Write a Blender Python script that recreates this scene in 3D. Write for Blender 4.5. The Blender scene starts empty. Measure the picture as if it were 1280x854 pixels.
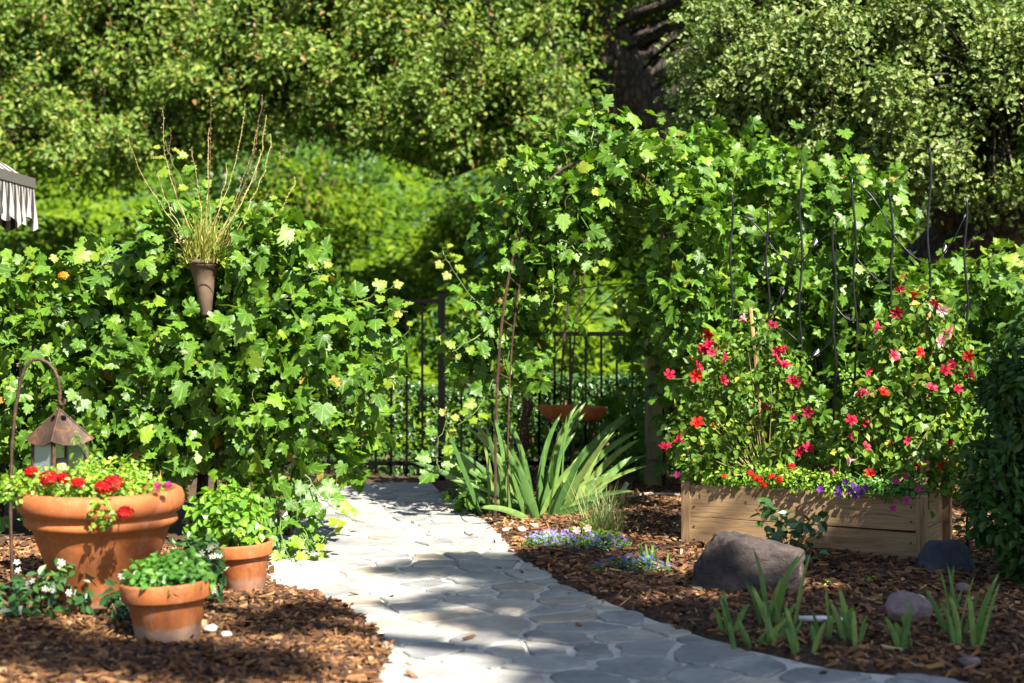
import bpy, bmesh, math, random
import numpy as np
from mathutils import Vector, Matrix, noise

# ------------------------------------------------------------------ camera, sky, sun, exposure
SC = bpy.context.scene
COL = SC.collection
F, HZ, H = 1778.0, 400.0, 1.2                    # focal length in pixels of the 1280-wide photo, horizon row, eye height
cam_d = bpy.data.cameras.new('camera'); cam = bpy.data.objects.new('camera', cam_d); COL.objects.link(cam)
cam.location = (0, 0, H); cam.rotation_euler = (math.radians(90 - 0.87), 0, 0)
cam_d.lens = 50; cam_d.sensor_width = 36; cam_d.clip_start = 0.05; cam_d.clip_end = 2000
cam_d.dof.use_dof = True; cam_d.dof.focus_distance = 7.3; cam_d.dof.aperture_fstop = 2.0
SC.camera = cam
SUN_AZ = (0.55, -0.835); SUN_EL = math.radians(47)
SUN = np.array([SUN_AZ[0]*math.cos(SUN_EL), SUN_AZ[1]*math.cos(SUN_EL), math.sin(SUN_EL)]); SUN /= np.linalg.norm(SUN)
w = bpy.data.worlds.new('World'); SC.world = w; w.use_nodes = True
nt = w.node_tree; bg = nt.nodes['Background']; bg.inputs['Strength'].default_value = 0.052
sky = nt.nodes.new('ShaderNodeTexSky'); sky.sky_type = 'NISHITA'; sky.sun_disc = False
sky.sun_elevation = SUN_EL; sky.sun_rotation = math.atan2(SUN[0], SUN[1])
nt.links.new(sky.outputs[0], bg.inputs['Color'])
sd = bpy.data.lights.new('sun', 'SUN'); sd.energy = 5.0; sd.angle = math.radians(0.53); sd.color = (1.0, 0.94, 0.80)
so = bpy.data.objects.new('sun', sd); COL.objects.link(so); so.location = (5, -5, 12)
so.rotation_euler = Vector(SUN).to_track_quat('Z', 'Y').to_euler()
SC.view_settings.view_transform = 'Standard'; SC.view_settings.look = 'None'
SC.view_settings.exposure = 1.8; SC.view_settings.gamma = 1.0; SC.view_settings.use_curve_mapping = False
SC.render.engine = 'CYCLES'
SC.cycles.use_denoising = True
SC.cycles.max_bounces = 5; SC.cycles.diffuse_bounces = 2; SC.cycles.glossy_bounces = 2
SC.cycles.transmission_bounces = 4; SC.cycles.transparent_max_bounces = 6
SC.cycles.sample_clamp_indirect = 6

rng = np.random.default_rng(7)
random.seed(7)

# ------------------------------------------------------------------ pixels to places
def at(px, py, d):   return np.array([(px-640)/F*d, d, H-(py-HZ)/F*d])
def gd(px, py):      # on the ground
    d = F*H/(py-HZ); return np.array([(px-640)/F*d, d, 0.0])
def hill_z(x, y):
    t = np.clip(np.asarray(y, float)-12.2, 0, None)
    z = 0.30*t*t/(t+2.2)
    z = np.where(t > 60, 0.30*3600/62.2 + (t-60)*0.05, z)
    return z
# ------------------------------------------------------------------ materials
MATS = {}
def new_mat(name):
    m = bpy.data.materials.new(name); m.use_nodes = True
    nt = m.node_tree; return m, nt, nt.nodes['Principled BSDF'], nt.nodes['Material Output']
def ramp(nt, fac, stops):
    r = nt.nodes.new('ShaderNodeValToRGB'); cr = r.color_ramp
    while len(cr.elements) < len(stops): cr.elements.new(0.5)
    for e, (p, c) in zip(cr.elements, stops): e.position = p; e.color = (*c, 1)
    nt.links.new(fac, r.inputs[0]); return r.outputs[0]
def noise_tex(nt, scale, detail=5, rough=0.6, vec=None, dist=0.0):
    n = nt.nodes.new('ShaderNodeTexNoise'); n.inputs['Scale'].default_value = scale
    n.inputs['Detail'].default_value = detail; n.inputs['Roughness'].default_value = rough; n.inputs['Distortion'].default_value = dist
    if vec is not None: nt.links.new(vec, n.inputs['Vector'])
    return n.outputs['Fac']
def coords(nt, scale=(1,1,1), which='Object', rand=False):
    tc = nt.nodes.new('ShaderNodeTexCoord'); mp = nt.nodes.new('ShaderNodeMapping')
    mp.inputs['Scale'].default_value = scale
    nt.links.new(tc.outputs[which], mp.inputs['Vector'])
    if rand:
        oi = nt.nodes.new('ShaderNodeObjectInfo'); mul = nt.nodes.new('ShaderNodeMath'); mul.operation = 'MULTIPLY'
        mul.inputs[1].default_value = 37.0; nt.links.new(oi.outputs['Random'], mul.inputs[0])
        nt.links.new(mul.outputs[0], mp.inputs['Location'])
    return mp.outputs[0]
def bump(nt, b, h, strength=0.4, dist=0.01):
    bp = nt.nodes.new('ShaderNodeBump'); bp.inputs['Strength'].default_value = strength; bp.inputs['Distance'].default_value = dist
    nt.links.new(h, bp.inputs['Height']); nt.links.new(bp.outputs[0], b.inputs['Normal'])
def mix(nt, fac, a, b, mode='MIX'):
    m = nt.nodes.new('ShaderNodeMix'); m.data_type = 'RGBA'; m.blend_type = mode
    for s, v in ((m.inputs[0], fac), (m.inputs[6], a), (m.inputs[7], b)):
        if isinstance(v, (int, float)): s.default_value = v
        elif isinstance(v, tuple): s.default_value = (*v, 1)
        else: nt.links.new(v, s)
    return m.outputs[2]
def leaf_mat(name, stops, rough=0.42, trans=0.32, spec=0.5, tboost=(1.25, 1.35, 0.5), veins=False):
    m, nt, b, out = new_mat(name)
    a = nt.nodes.new('ShaderNodeAttribute'); a.attribute_name = 'rnd'
    c = ramp(nt, a.outputs['Fac'], stops)
    n = noise_tex(nt, 22, 3, 0.6, coords(nt))
    c = mix(nt, 1.0, c, ramp(nt, n, [(0.3, (0.72,)*3), (0.7, (1.18, 1.16, 1.05))]), 'MULTIPLY')
    if veins:      # five main veins fan out from the leaf base, pale on the blade
        la = nt.nodes.new('ShaderNodeAttribute'); la.attribute_name = 'leaf_xy'; sx = nt.nodes.new('ShaderNodeSeparateXYZ'); nt.links.new(la.outputs['Vector'], sx.inputs[0])
        def mth(op, *v):
            m_ = nt.nodes.new('ShaderNodeMath'); m_.operation = op
            for i, x in enumerate(v):
                if isinstance(x, (int, float)): m_.inputs[i].default_value = x
                else: nt.links.new(x, m_.inputs[i])
            return m_.outputs[0]
        an = mth('ARCTAN2', sx.outputs['X'], mth('SUBTRACT', sx.outputs['Y'], .08)); fr = mth('ABSOLUTE', mth('SUBTRACT', mth('FRACT', mth('ADD', mth('DIVIDE', an, .78), .5)), .5))
        v_ = nt.nodes.new('ShaderNodeMapRange'); v_.inputs[1].default_value = .02; v_.inputs[2].default_value = .085; v_.inputs[3].default_value = .55; v_.inputs[4].default_value = 0; nt.links.new(fr, v_.inputs[0])
        c = mix(nt, v_.outputs[0], c, (.26, .34, .08))
    nt.links.new(c, b.inputs['Base Color']); b.inputs['Roughness'].default_value = rough
    b.inputs['Specular IOR Level'].default_value = spec
    t = nt.nodes.new('ShaderNodeBsdfTranslucent')
    nt.links.new(mix(nt, 1.0, c, tboost, 'MULTIPLY'), t.inputs['Color'])
    ms = nt.nodes.new('ShaderNodeMixShader'); ms.inputs[0].default_value = trans
    nt.links.new(b.outputs[0], ms.inputs[1]); nt.links.new(t.outputs[0], ms.inputs[2]); nt.links.new(ms.outputs[0], out.inputs[0])
    MATS[name] = m
def plain(name, col, rough=0.5, metal=0.0, var=0.0, scale=8, bmp=0.0, rand=False):
    m, nt, b, out = new_mat(name); b.inputs['Roughness'].default_value = rough; b.inputs['Metallic'].default_value = metal
    if var:
        n = noise_tex(nt, scale, 6, 0.65, coords(nt, rand=rand))
        c = ramp(nt, n, [(0.3, tuple(x*(1-var) for x in col)), (0.7, tuple(min(1, x*(1+var)) for x in col))])
        nt.links.new(c, b.inputs['Base Color'])
        if bmp: bump(nt, b, n, bmp, 0.01)
    else: b.inputs['Base Color'].default_value = (*col, 1)
    MATS[name] = m
def petal(name, stops, trans=0.25):
    leaf_mat(name, stops, 0.55, trans, 0.25, (1.2, 1.0, 1.0))

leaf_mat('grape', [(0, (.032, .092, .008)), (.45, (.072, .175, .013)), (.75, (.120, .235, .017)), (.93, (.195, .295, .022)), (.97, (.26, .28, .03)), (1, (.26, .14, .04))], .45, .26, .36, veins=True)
leaf_mat('grape_shoot', [(0, (.12, .23, .022)), (.6, (.18, .28, .022)), (1, (.27, .28, .035))], .45, .4, .35)
leaf_mat('oak', [(0, (.055, .115, .012)), (.5, (.130, .220, .028)), (.85, (.225, .300, .054)), (.95, (.28, .31, .06)), (.97, (.26, .14, .05)), (1, (.26, .14, .05))], .5, .30, .35)
leaf_mat('oak_pale', [(0, (.075, .138, .026)), (.5, (.165, .240, .055)), (.9, (.260, .330, .105)), (1, (.31, .34, .13))], .48, .30, .4)
leaf_mat('hill_leaf', [(0, (.035, .085, .004)), (.5, (.090, .175, .006)), (1, (.175, .260, .010))], .6, .35, .15)
leaf_mat('hill_shrub', [(0, (.036, .088, .004)), (.5, (.095, .178, .007)), (1, (.190, .260, .012))], .6, .35, .15)
leaf_mat('far_leaf', [(0, (.020, .045, .007)), (.5, (.036, .075, .010)), (1, (.070, .110, .016))], .5, .25, .4)
leaf_mat('hedge_leaf', [(0, (.025, .070, .014)), (.6, (.045, .120, .022)), (1, (.10, .20, .03))], .38, .22, .5)
leaf_mat('dark_leaf', [(0, (.018, .055, .008)), (.6, (.032, .090, .012)), (1, (.06, .13, .02))], .5, .2, .3)
leaf_mat('jasmine', [(0, (.022, .070, .022)), (.6, (.040, .115, .030)), (1, (.10, .20, .04))], .28, .16, .7)
leaf_mat('basil', [(0, (.085, .220, .022)), (.6, (.160, .340, .030)), (1, (.28, .43, .04))], .38, .33, .5)
leaf_mat('mint', [(0, (.050, .160, .025)), (.6, (.090, .250, .035)), (1, (.17, .34, .045))], .38, .3, .5)
leaf_mat('mandevilla', [(0, (.048, .130, .014)), (.5, (.110, .215, .024)), (.85, (.215, .310, .038)), (1, (.38, .36, .06))], .45, .3, .32)
leaf_mat('filler', [(0, (.10, .23, .025)), (.6, (.20, .36, .03)), (1, (.38, .47, .05))], .42, .33, .4)
leaf_mat('iris_blade', [(0, (.070, .160, .042)), (.6, (.125, .245, .065)), (1, (.24, .33, .09))], .42, .28, .5)
leaf_mat('sedge', [(0, (.11, .17, .07)), (.6, (.20, .27, .11)), (1, (.38, .31, .14))], .5, .25, .3)
leaf_mat('succulent', [(0, (.17, .22, .05)), (.6, (.30, .33, .07)), (1, (.42, .36, .08))], .45, .2, .4)
petal('red_petal', [(0, (0.384, 0.0030, 0.006)), (1, (0.533, 0.0090, 0.009))])
petal('verbena_petal', [(0, (0.409, 0.0060, 0.007)), (1, (0.546, 0.0225, 0.012))])
petal('crimson_petal', [(0, (0.384, 0.0050, 0.046)), (.6, (0.484, 0.0125, 0.053)), (1, (0.527, 0.0450, 0.105))])
petal('pink_white_petal', [(0, (.82, .12, .22)), (1, (.88, .62, .66))])
petal('magenta_petal', [(0, (0.360, 0.0100, 0.136)), (1, (0.446, 0.0300, 0.223))])
petal('purple_petal', [(0, (0.062, 0.0100, 0.161)), (1, (0.149, 0.0250, 0.285))])
petal('lilac_petal', [(0, (.20, .16, .55)), (.6, (.33, .26, .68)), (1, (.52, .44, .80))])
petal('blue_petal', [(0, (.06, .08, .42)), (1, (.18, .18, .62))])
petal('pale_pink_petal', [(0, (.82, .36, .44)), (1, (.88, .60, .62))])
petal('white_petal', [(0, (.78, .78, .68)), (1, (.85, .85, .80))])
petal('orange_petal', [(0, (.75, .22, .02)), (1, (.80, .30, .03))])
plain('black_iron', (.0022, .0022, .0025), .6, 0.0)
MATS['black_iron'].node_tree.nodes['Principled BSDF'].inputs['Specular IOR Level'].default_value = .06
plain('grey_iron', (.035, .036, .040), .35, 0.8, .3, 40)
plain('stem_green', (.09, .15, .03), .5, 0, .3, 30)
plain('stem_straw', (.30, .25, .09), .6, 0, .4, 30)
plain('cane_brown', (.16, .085, .045), .75, 0, .45, 30, .6)
plain('white_plastic', (.72, .72, .70), .35, 0, .12, 12)
plain('grey_plastic', (.10, .105, .11), .5, 0, .2, 12)
plain('galvanised', (.34, .33, .28), .5, .3, .3, 20)
plain('soil', (.035, .022, .014), .95, 0, .5, 60, .8)
plain('cone_clay', (.115, .075, .048), .8, 0, .4, 9, .4)
plain('candle_wax', (.22, .19, .14), .6)
plain('stake_wood', (.42, .25, .11), .7, 0, .25, 40)

def terracotta(name, white):
    m, nt, b, out = new_mat(name)
    v = coords(nt)
    n1 = noise_tex(nt, 5, 6, .65, v); n2 = noise_tex(nt, 45, 5, .7, v)
    c = ramp(nt, n1, [(.25, (.27, .072, .017)), (.5, (.375, .112, .027)), (.78, (.44, .16, .046))])
    c = mix(nt, 1.0, c, ramp(nt, n2, [(.3, (.78, .76, .74)), (.65, (1.08, 1.06, 1.04))]), 'MULTIPLY')
    # lime bloom that has crept up from the foot of the pot
    tc = nt.nodes.new('ShaderNodeTexCoord'); sx = nt.nodes.new('ShaderNodeSeparateXYZ'); nt.links.new(tc.outputs['Object'], sx.inputs[0])
    ma = nt.nodes.new('ShaderNodeMath'); ma.operation = 'MULTIPLY_ADD'; nt.links.new(noise_tex(nt, 17, 6, .75, v), ma.inputs[0]); ma.inputs[1].default_value = -0.105
    nt.links.new(sx.outputs['Z'], ma.inputs[2])
    f = ramp(nt, ma.outputs[0], [(0.0, (white,)*3), (0.022, (0, 0, 0))])
    st = ramp(nt, noise_tex(nt, 11, 6, .7, coords(nt, (1, 1, .35))), [(.52, (0, 0, 0)), (.72, (.62,)*3)])
    c = mix(nt, f, c, (.42, .36, .30)); c = mix(nt, st, c, (.13, .05, .025)); c = mix(nt, ramp(nt, noise_tex(nt, 7.5, 8, .8, coords(nt, (1, 1, .6), rand=True), .8), [(.54, (0, 0, 0)), (.70, (.45,)*3)]), c, (.46, .27, .17))
    nt.links.new(c, b.inputs['Base Color']); b.inputs['Roughness'].default_value = .78
    bump(nt, b, n2, .25, .004); MATS[name] = m
terracotta('terracotta', .35); terracotta('terracotta_bloom', .6)

def wood(name, cols, axis_scale, rough=.75):
    m, nt, b, out = new_mat(name)
    v = coords(nt, axis_scale, rand=True)
    g = noise_tex(nt, 6, 8, .62, v, 1.4); g2 = noise_tex(nt, 1.6, 3, .5, coords(nt, (1, 1, 1), rand=True))
    c = ramp(nt, g, [(.30, cols[0]), (.5, cols[1]), (.72, cols[2])])
    c = mix(nt, 1.0, c, ramp(nt, g2, [(.3, (.70, .68, .66)), (.7, (1.12, 1.08, 1.02))]), 'MULTIPLY')
    nt.links.new(c, b.inputs['Base Color']); b.inputs['Roughness'].default_value = rough
    bump(nt, b, g, .35, .004); MATS[name] = m
wood('cedar', [(.16, .093, .043), (.315, .200, .102), (.40, .275, .155)], (.7, 5, 9))
wood('old_post', [(.15, .14, .07), (.26, .24, .12), (.34, .31, .18)], (6, 6, .6))

def rock_mat(name, a, b_, c_):
    m, nt, b, out = new_mat(name)
    v = coords(nt, (1, 1, 2.2))
    n1 = noise_tex(nt, 3.2, 8, .68, v, .8); n2 = noise_tex(nt, 26, 6, .7, coords(nt))
    c = ramp(nt, n1, [(.28, a), (.52, b_), (.74, c_)])
    c = mix(nt, 1.0, c, ramp(nt, n2, [(.3, (.6, .6, .62)), (.7, (1.2, 1.18, 1.15))]), 'MULTIPLY')
    nt.links.new(c, b.inputs['Base Color']); b.inputs['Roughness'].default_value = .8
    n3 = noise_tex(nt, 9, 8, .8, coords(nt, (.6, .6, 3)), 1.5); h = mix(nt, .5, mix(nt, .5, n1, n3), n2); bump(nt, b, h, 1.0, .06); MATS[name] = m
rock_mat('boulder_rock', (.024, .018, .018), (.080, .060, .056), (.22, .155, .115))
rock_mat('slate_rock', (.03, .034, .045), (.07, .078, .098), (.15, .16, .18))
rock_mat('pink_rock', (.20, .14, .14), (.32, .23, .22), (.42, .33, .31))

def flag_mat():
    m, nt, b, out = new_mat('flagstone')
    oi = nt.nodes.new('ShaderNodeObjectInfo')
    base = ramp(nt, oi.outputs['Random'], [(0, (.225, .225, .230)), (.26, (.310, .305, .298)), (.48, (.370, .355, .332)), (.68, (.385, .325, .258)), (.76, (.245, .245, .248)), (1, (.340, .332, .320))])
    v = coords(nt, (1, 1, 1), rand=True)
    n1 = noise_tex(nt, 3.5, 7, .65, v, .6); n2 = noise_tex(nt, 30, 6, .7, v)
    c = mix(nt, 1.0, base, ramp(nt, n1, [(.28, (.55, .56, .60)), (.5, (.98, .97, .96)), (.72, (1.42, 1.36, 1.25))]), 'MULTIPLY')
    c = mix(nt, 1.0, c, ramp(nt, n2, [(.3, (.82,)*3), (.7, (1.12,)*3)]), 'MULTIPLY')
    nt.links.new(c, b.inputs['Base Color']); b.inputs['Roughness'].default_value = .62
    bump(nt, b, mix(nt, .35, n1, n2), .7, .012); MATS['flagstone'] = m
flag_mat()
def mortar_mat():
    m, nt, b, out = new_mat('mortar')
    n1 = noise_tex(nt, 2.5, 6, .6, coords(nt)); n2 = noise_tex(nt, 60, 5, .7, coords(nt))
    c = ramp(nt, n1, [(.3, (.46, .44, .39)), (.7, (.60, .58, .52))])
    c = mix(nt, 1.0, c, ramp(nt, n2, [(.3, (.8,)*3), (.7, (1.1,)*3)]), 'MULTIPLY')
    nt.links.new(c, b.inputs['Base Color']); b.inputs['Roughness'].default_value = .9; bump(nt, b, n2, .5, .006); MATS['mortar'] = m
mortar_mat()
def ground_mat():
    m, nt, b, out = new_mat('ground')
    v = coords(nt)
    n1 = noise_tex(nt, 28, 7, .75, v, 1.0); n2 = noise_tex(nt, 1.2, 4, .5, v)
    c = ramp(nt, n1, [(.3, (.018, .011, .007)), (.5, (.085, .045, .024)), (.7, (.20, .105, .05))])
    c = mix(nt, 1.0, c, ramp(nt, n2, [(.3, (.75,)*3), (.7, (1.15, 1.1, 1.05))]), 'MULTIPLY')
    g = ramp(nt, n1, [(.3, (.03, .07, .010)), (.7, (.10, .20, .02))])
    tc = nt.nodes.new('ShaderNodeTexCoord'); sx = nt.nodes.new('ShaderNodeSeparateXYZ'); nt.links.new(tc.outputs['Object'], sx.inputs[0])
    mr = nt.nodes.new('ShaderNodeMapRange'); mr.inputs[1].default_value = 11.3; mr.inputs[2].default_value = 12.2; nt.links.new(sx.outputs['Y'], mr.inputs[0])
    nt.links.new(mix(nt, mr.outputs[0], c, g), b.inputs['Base Color']); b.inputs['Roughness'].default_value = .95
    bump(nt, b, n1, 1.0, .03); MATS['ground'] = m
ground_mat()
def chip_mat():
    m, nt, b, out = new_mat('bark_chip')
    a = nt.nodes.new('ShaderNodeAttribute'); a.attribute_name = 'rnd'
    c = ramp(nt, a.outputs['Fac'], [(0, (.018, .009, .005)), (.35, (.085, .033, .011)), (.65, (.220, .098, .032)), (.88, (.35, .190, .075)), (1, (.44, .31, .19))])
    n = noise_tex(nt, 90, 4, .6, coords(nt)); c = mix(nt, 1.0, c, ramp(nt, n, [(.3, (.7,)*3), (.7, (1.15,)*3)]), 'MULTIPLY')
    nt.links.new(c, b.inputs['Base Color']); b.inputs['Roughness'].default_value = .8; MATS['bark_chip'] = m
chip_mat()
def bark_mat(name, dark, mid, lite, sc=7):
    m, nt, b, out = new_mat(name)
    vv = nt.nodes.new('ShaderNodeTexVoronoi'); vv.feature = 'DISTANCE_TO_EDGE'; vv.inputs['Scale'].default_value = sc
    nt.links.new(coords(nt, (1.6, 1.6, .7)), vv.inputs['Vector'])
    n = noise_tex(nt, 14, 6, .7, coords(nt), .5)
    e = ramp(nt, vv.outputs['Distance'], [(0, (.25,)*3), (.22, (1,)*3)])
    c = mix(nt, 1.0, ramp(nt, n, [(.3, dark), (.55, mid), (.75, lite)]), e, 'MULTIPLY')
    nt.links.new(c, b.inputs['Base Color']); b.inputs['Roughness'].default_value = .9
    bump(nt, b, mix(nt, .4, e, n), 1.0, .05); MATS[name] = m
bark_mat('oak_bark', (.026, .019, .014), (.065, .047, .034), (.12, .09, .065), 9)
bark_mat('vine_bark', (.06, .032, .018), (.15, .082, .048), (.26, .16, .10), 30)
def rust():
    m, nt, b, out = new_mat('rusty_iron')
    n = noise_tex(nt, 16, 7, .7, coords(nt), .6); n2 = noise_tex(nt, 70, 4, .6, coords(nt))
    c = ramp(nt, n, [(.3, (.030, .021, .018)), (.52, (.070, .040, .027)), (.66, (.15, .070, .028)), (.8, (.22, .13, .07))])
    nt.links.new(c, b.inputs['Base Color']); b.inputs['Roughness'].default_value = .62; b.inputs['Metallic'].default_value = .35
    bump(nt, b, n2, .4, .003); MATS['rusty_iron'] = m
rust()
def stripes():
    m, nt, b, out = new_mat('striped_canvas')
    a = nt.nodes.new('ShaderNodeAttribute'); a.attribute_name = 'rnd'
    mu = nt.nodes.new('ShaderNodeMath'); mu.operation = 'FRACT'; nt.links.new(a.outputs['Fac'], mu.inputs[0])
    c = ramp(nt, mu.outputs[0], [(0, (.34, .32, .30)), (.5, (.030, .028, .030))]); nt.nodes[-1].color_ramp.interpolation = 'CONSTANT'
    nt.links.new(c, b.inputs['Base Color']); b.inputs['Roughness'].default_value = .85; MATS['striped_canvas'] = m
stripes(); plain('taupe_band', (.10, .092, .080), .85, 0, .15, 40)
def glass():
    m, nt, b, out = new_mat('lantern_glass'); b.inputs['Base Color'].default_value = (.75, .85, .85, 1); b.inputs['Roughness'].default_value = .22
    b.inputs['Transmission Weight'].default_value = .75; b.inputs['IOR'].default_value = 1.3; MATS['lantern_glass'] = m
glass()
# ------------------------------------------------------------------ mesh helpers
def tri_mesh(name, V, T, rnd=None, smooth=False, mat=None, loc=None):
    V = np.asarray(V, np.float32).reshape(-1, 3); T = np.asarray(T, np.int32).reshape(-1, 3)
    me = bpy.data.meshes.new(name)
    me.vertices.add(len(V)); me.vertices.foreach_set('co', V.ravel())
    me.loops.add(T.size); me.loops.foreach_set('vertex_index', T.ravel())
    me.polygons.add(len(T)); me.polygons.foreach_set('loop_start', np.arange(0, T.size, 3, dtype=np.int32))
    me.polygons.foreach_set('loop_total', np.full(len(T), 3, np.int32))
    me.polygons.foreach_set('use_smooth', np.full(len(T), smooth, bool))
    if rnd is not None:
        at_ = me.attributes.new('rnd', 'FLOAT', 'POINT'); at_.data.foreach_set('value', np.asarray(rnd, np.float32))
    if loc is not None:
        at_ = me.attributes.new('leaf_xy', 'FLOAT_VECTOR', 'POINT'); at_.data.foreach_set('vector', np.asarray(loc, np.float32).ravel())
    me.update(calc_edges=True)
    if mat: me.materials.append(MATS[mat])
    return me
def obj(name, me, parent=None, loc=None):
    o = bpy.data.objects.new(name, me); COL.objects.link(o)
    if parent is not None:
        o.parent = parent
        if loc is not None: o.location = loc
    elif loc is not None: o.location = loc
    return o
def tag(o, label=None, cat=None, group=None, kind=None):
    for k, v in (('label', label), ('category', cat), ('group', group), ('kind', kind)):
        if v: o[k] = v
    return o
def thing(name, loc, label, cat, group=None):
    return tag(obj(name, None, None, Vector(loc)), label, cat, group)
class MB:
    """collects triangles in world space; build() links them as one mesh object, relative to its parent"""
    def __init__(s): s.V, s.T, s.R, s.L, s.n = [], [], [], [], 0
    def add(s, V, T, r=0.5, loc=None):
        V = np.asarray(V, float).reshape(-1, 3); T = np.asarray(T, int).reshape(-1, 3)
        s.V.append(V); s.T.append(T+s.n); s.R.append(np.full(len(V), r) if np.isscalar(r) else np.asarray(r)); s.n += len(V)
        if loc is not None: s.L.append(loc)
        return s
    def tube(s, pts, r0, r1=None, sides=6, r=0.5):
        pts = np.asarray(pts, float); k = len(pts); r1 = r0 if r1 is None else r1
        rad = np.linspace(r0, r1, k) if np.isscalar(r0) else np.asarray(r0)
        tg = np.gradient(pts, axis=0); tg /= np.linalg.norm(tg, axis=1)[:, None]+1e-9
        ref = np.array([0.13, 0.29, 0.95]) if abs(tg[0, 2]) < .8 else np.array([0.95, .13, .29])
        V = []
        for i in range(k):
            u = np.cross(tg[i], ref); u /= np.linalg.norm(u)+1e-9; v = np.cross(tg[i], u)
            a = np.arange(sides)*2*np.pi/sides
            V.append(pts[i]+rad[i]*(np.cos(a)[:, None]*u+np.sin(a)[:, None]*v))
        V = np.concatenate(V+[pts[:1], pts[-1:]]); T = []
        for i in range(k-1):
            for j in range(sides):
                a, b = i*sides+j, i*sides+(j+1) % sides; T += [(a, a+sides, b), (b, a+sides, b+sides)]
        for j in range(sides):
            T += [(k*sides, j, (j+1) % sides), (k*sides+1, (k-1)*sides+(j+1) % sides, (k-1)*sides+j)]
        return s.add(V, T, r)
    def box(s, c, sz, rot=None, jit=0.0, r=.5):
        V = np.array([(x, y, z) for x in (-.5, .5) for y in (-.5, .5) for z in (-.5, .5)])*np.asarray(sz)
        if jit: V = V+rng.normal(0, jit, V.shape)
        if rot is not None: V = V@np.asarray(rot).T
        T = [(0,1,3),(0,3,2),(4,6,7),(4,7,5),(0,4,5),(0,5,1),(2,3,7),(2,7,6),(0,2,6),(0,6,4),(1,5,7),(1,7,3)]
        return s.add(V+np.asarray(c), T, r)
    def lathe(s, c, prof, seg=40, tilt=None, wob=0.0):
        prof = np.asarray(prof, float); a = np.arange(seg)*2*np.pi/seg; V = []
        for rr, z in prof: V.append(np.stack([np.cos(a)*rr, np.sin(a)*rr, np.full(seg, z)], 1))
        V = np.concatenate(V); T = []
        if tilt is not None: V = V@np.asarray(tilt).T
        for i in range(len(prof)-1):
            for j in range(seg):
                p, q = i*seg+j, i*seg+(j+1) % seg; T += [(p, q, p+seg), (q, q+seg, p+seg)]
        return s.add(V+np.asarray(c), T)
    def build(s, name, mat, parent=None, smooth=False, origin=None):
        V = np.concatenate(s.V); T = np.concatenate(s.T); R = np.concatenate(s.R)
        o0 = np.array(parent.matrix_world.translation) if parent is not None else np.zeros(3)
        if parent is not None:
            p = parent; o0 = np.zeros(3)
            while p is not None: o0 = o0+np.array(p.location); p = p.parent
        if origin is not None: off = np.asarray(origin, float)
        else: off = o0
        me = tri_mesh(name, V-off, T, R, smooth, mat, np.concatenate(s.L) if s.L and mat.startswith('grape') and sum(map(len, s.L)) == len(V) else None)
        return obj(name, me, parent, Vector(off-o0))
def unit(v): return v/(np.linalg.norm(v, axis=-1, keepdims=True)+1e-9)
def rotz(a): c, s = math.cos(a), math.sin(a); return np.array([[c, -s, 0], [s, c, 0], [0, 0, 1]])
def rotx(a): c, s = math.cos(a), math.sin(a); return np.array([[1, 0, 0], [0, c, -s], [0, s, c]])
def roty(a): c, s = math.cos(a), math.sin(a); return np.array([[c, 0, s], [0, 1, 0], [-s, 0, c]])

# leaf templates: base at the origin, tip along +Y, face +Z, about one unit long
def fan(half, mid_z, cz):
    pts = [(x, y) for x, y in half]+[(-x, y) for x, y in half[-2:0:-1]]
    V = [(x, y, cz(x, y)) for x, y in pts]; n = len(V); V.append((0, .42, mid_z))
    return np.array(V), np.array([(i, (i+1) % n, n) for i in range(n)])
GRAPE = fan([(0, .10), (.10, .0), (.19, -.07), (.27, -.02), (.38, -.03), (.40, .07), (.50, .13), (.40, .23), (.47, .29), (.61, .38), (.53, .46), (.56, .58), (.42, .55), (.30, .55), (.36, .68), (.30, .74), (.20, .78), (.17, .87), (.08, .90), (0, 1.06)], .03,
            lambda x, y: -.30*x*x-.12*(y-.4)**2+.05*math.sin(9*y+4*x))
GRAPE_B = fan([(0, .13), (.12, .0), (.24, -.04), (.30, .03), (.42, .05), (.41, .15), (.48, .22), (.35, .29), (.44, .38), (.55, .50), (.44, .54), (.42, .64), (.27, .60), (.32, .74), (.28, .85), (.18, .84), (.10, .93), (0, 1.08)], -.05,
            lambda x, y: .32*x*x-.25*(y-.4)**2+.06*math.sin(7*y-5*x))
GRAPE_C = fan([(0, .16), (.11, .02), (.22, -.09), (.33, -.05), (.45, .01), (.43, .14), (.36, .22), (.52, .28), (.63, .42), (.50, .47), (.46, .58), (.33, .53), (.22, .52), (.33, .66), (.34, .78), (.22, .80), (.13, .90), (0, 1.02)], .0,
            lambda x, y: -.55*abs(x)*abs(x)+.10*abs(x)-.30*(y-.3)**2)
GRAPE_D = fan([(0, .10), (.18, -.06), (.36, -.03), (.47, .12), (.40, .24), (.60, .40), (.54, .56), (.30, .55), (.34, .74), (.18, .79), (0, 1.04)], .03, lambda x, y: -.35*x*x-.12*(y-.4)**2+.05*math.sin(9*y+4*x))
GRAPE_E = fan([(0, .12), (.22, -.04), (.42, .05), (.46, .20), (.35, .29), (.55, .50), (.40, .62), (.26, .60), (.30, .84), (.13, .86), (0, 1.07)], -.05, lambda x, y: .35*x*x-.25*(y-.4)**2+.06*math.sin(7*y-5*x))
def side2(half, fold, droop):
    n = len(half); V = []
    for sx in (1, -1): V += [(sx*x, y, fold*x-droop*y*y) for x, y in half]
    T = []
    for k in (0, n):
        for i in range(1, n-1): T.append((k, k+i, k+i+1) if k == 0 else (k, k+i+1, k+i))
    return np.array(V), np.array(T)
OAK = side2([(0, 0), (.31, .33), (.07, .46), (.31, .74), (0, 1)], .35, .12)
OAK_SMALL = side2([(0, 0), (.30, .34), (.17, .76), (0, 1)], .35, .12)
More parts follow.
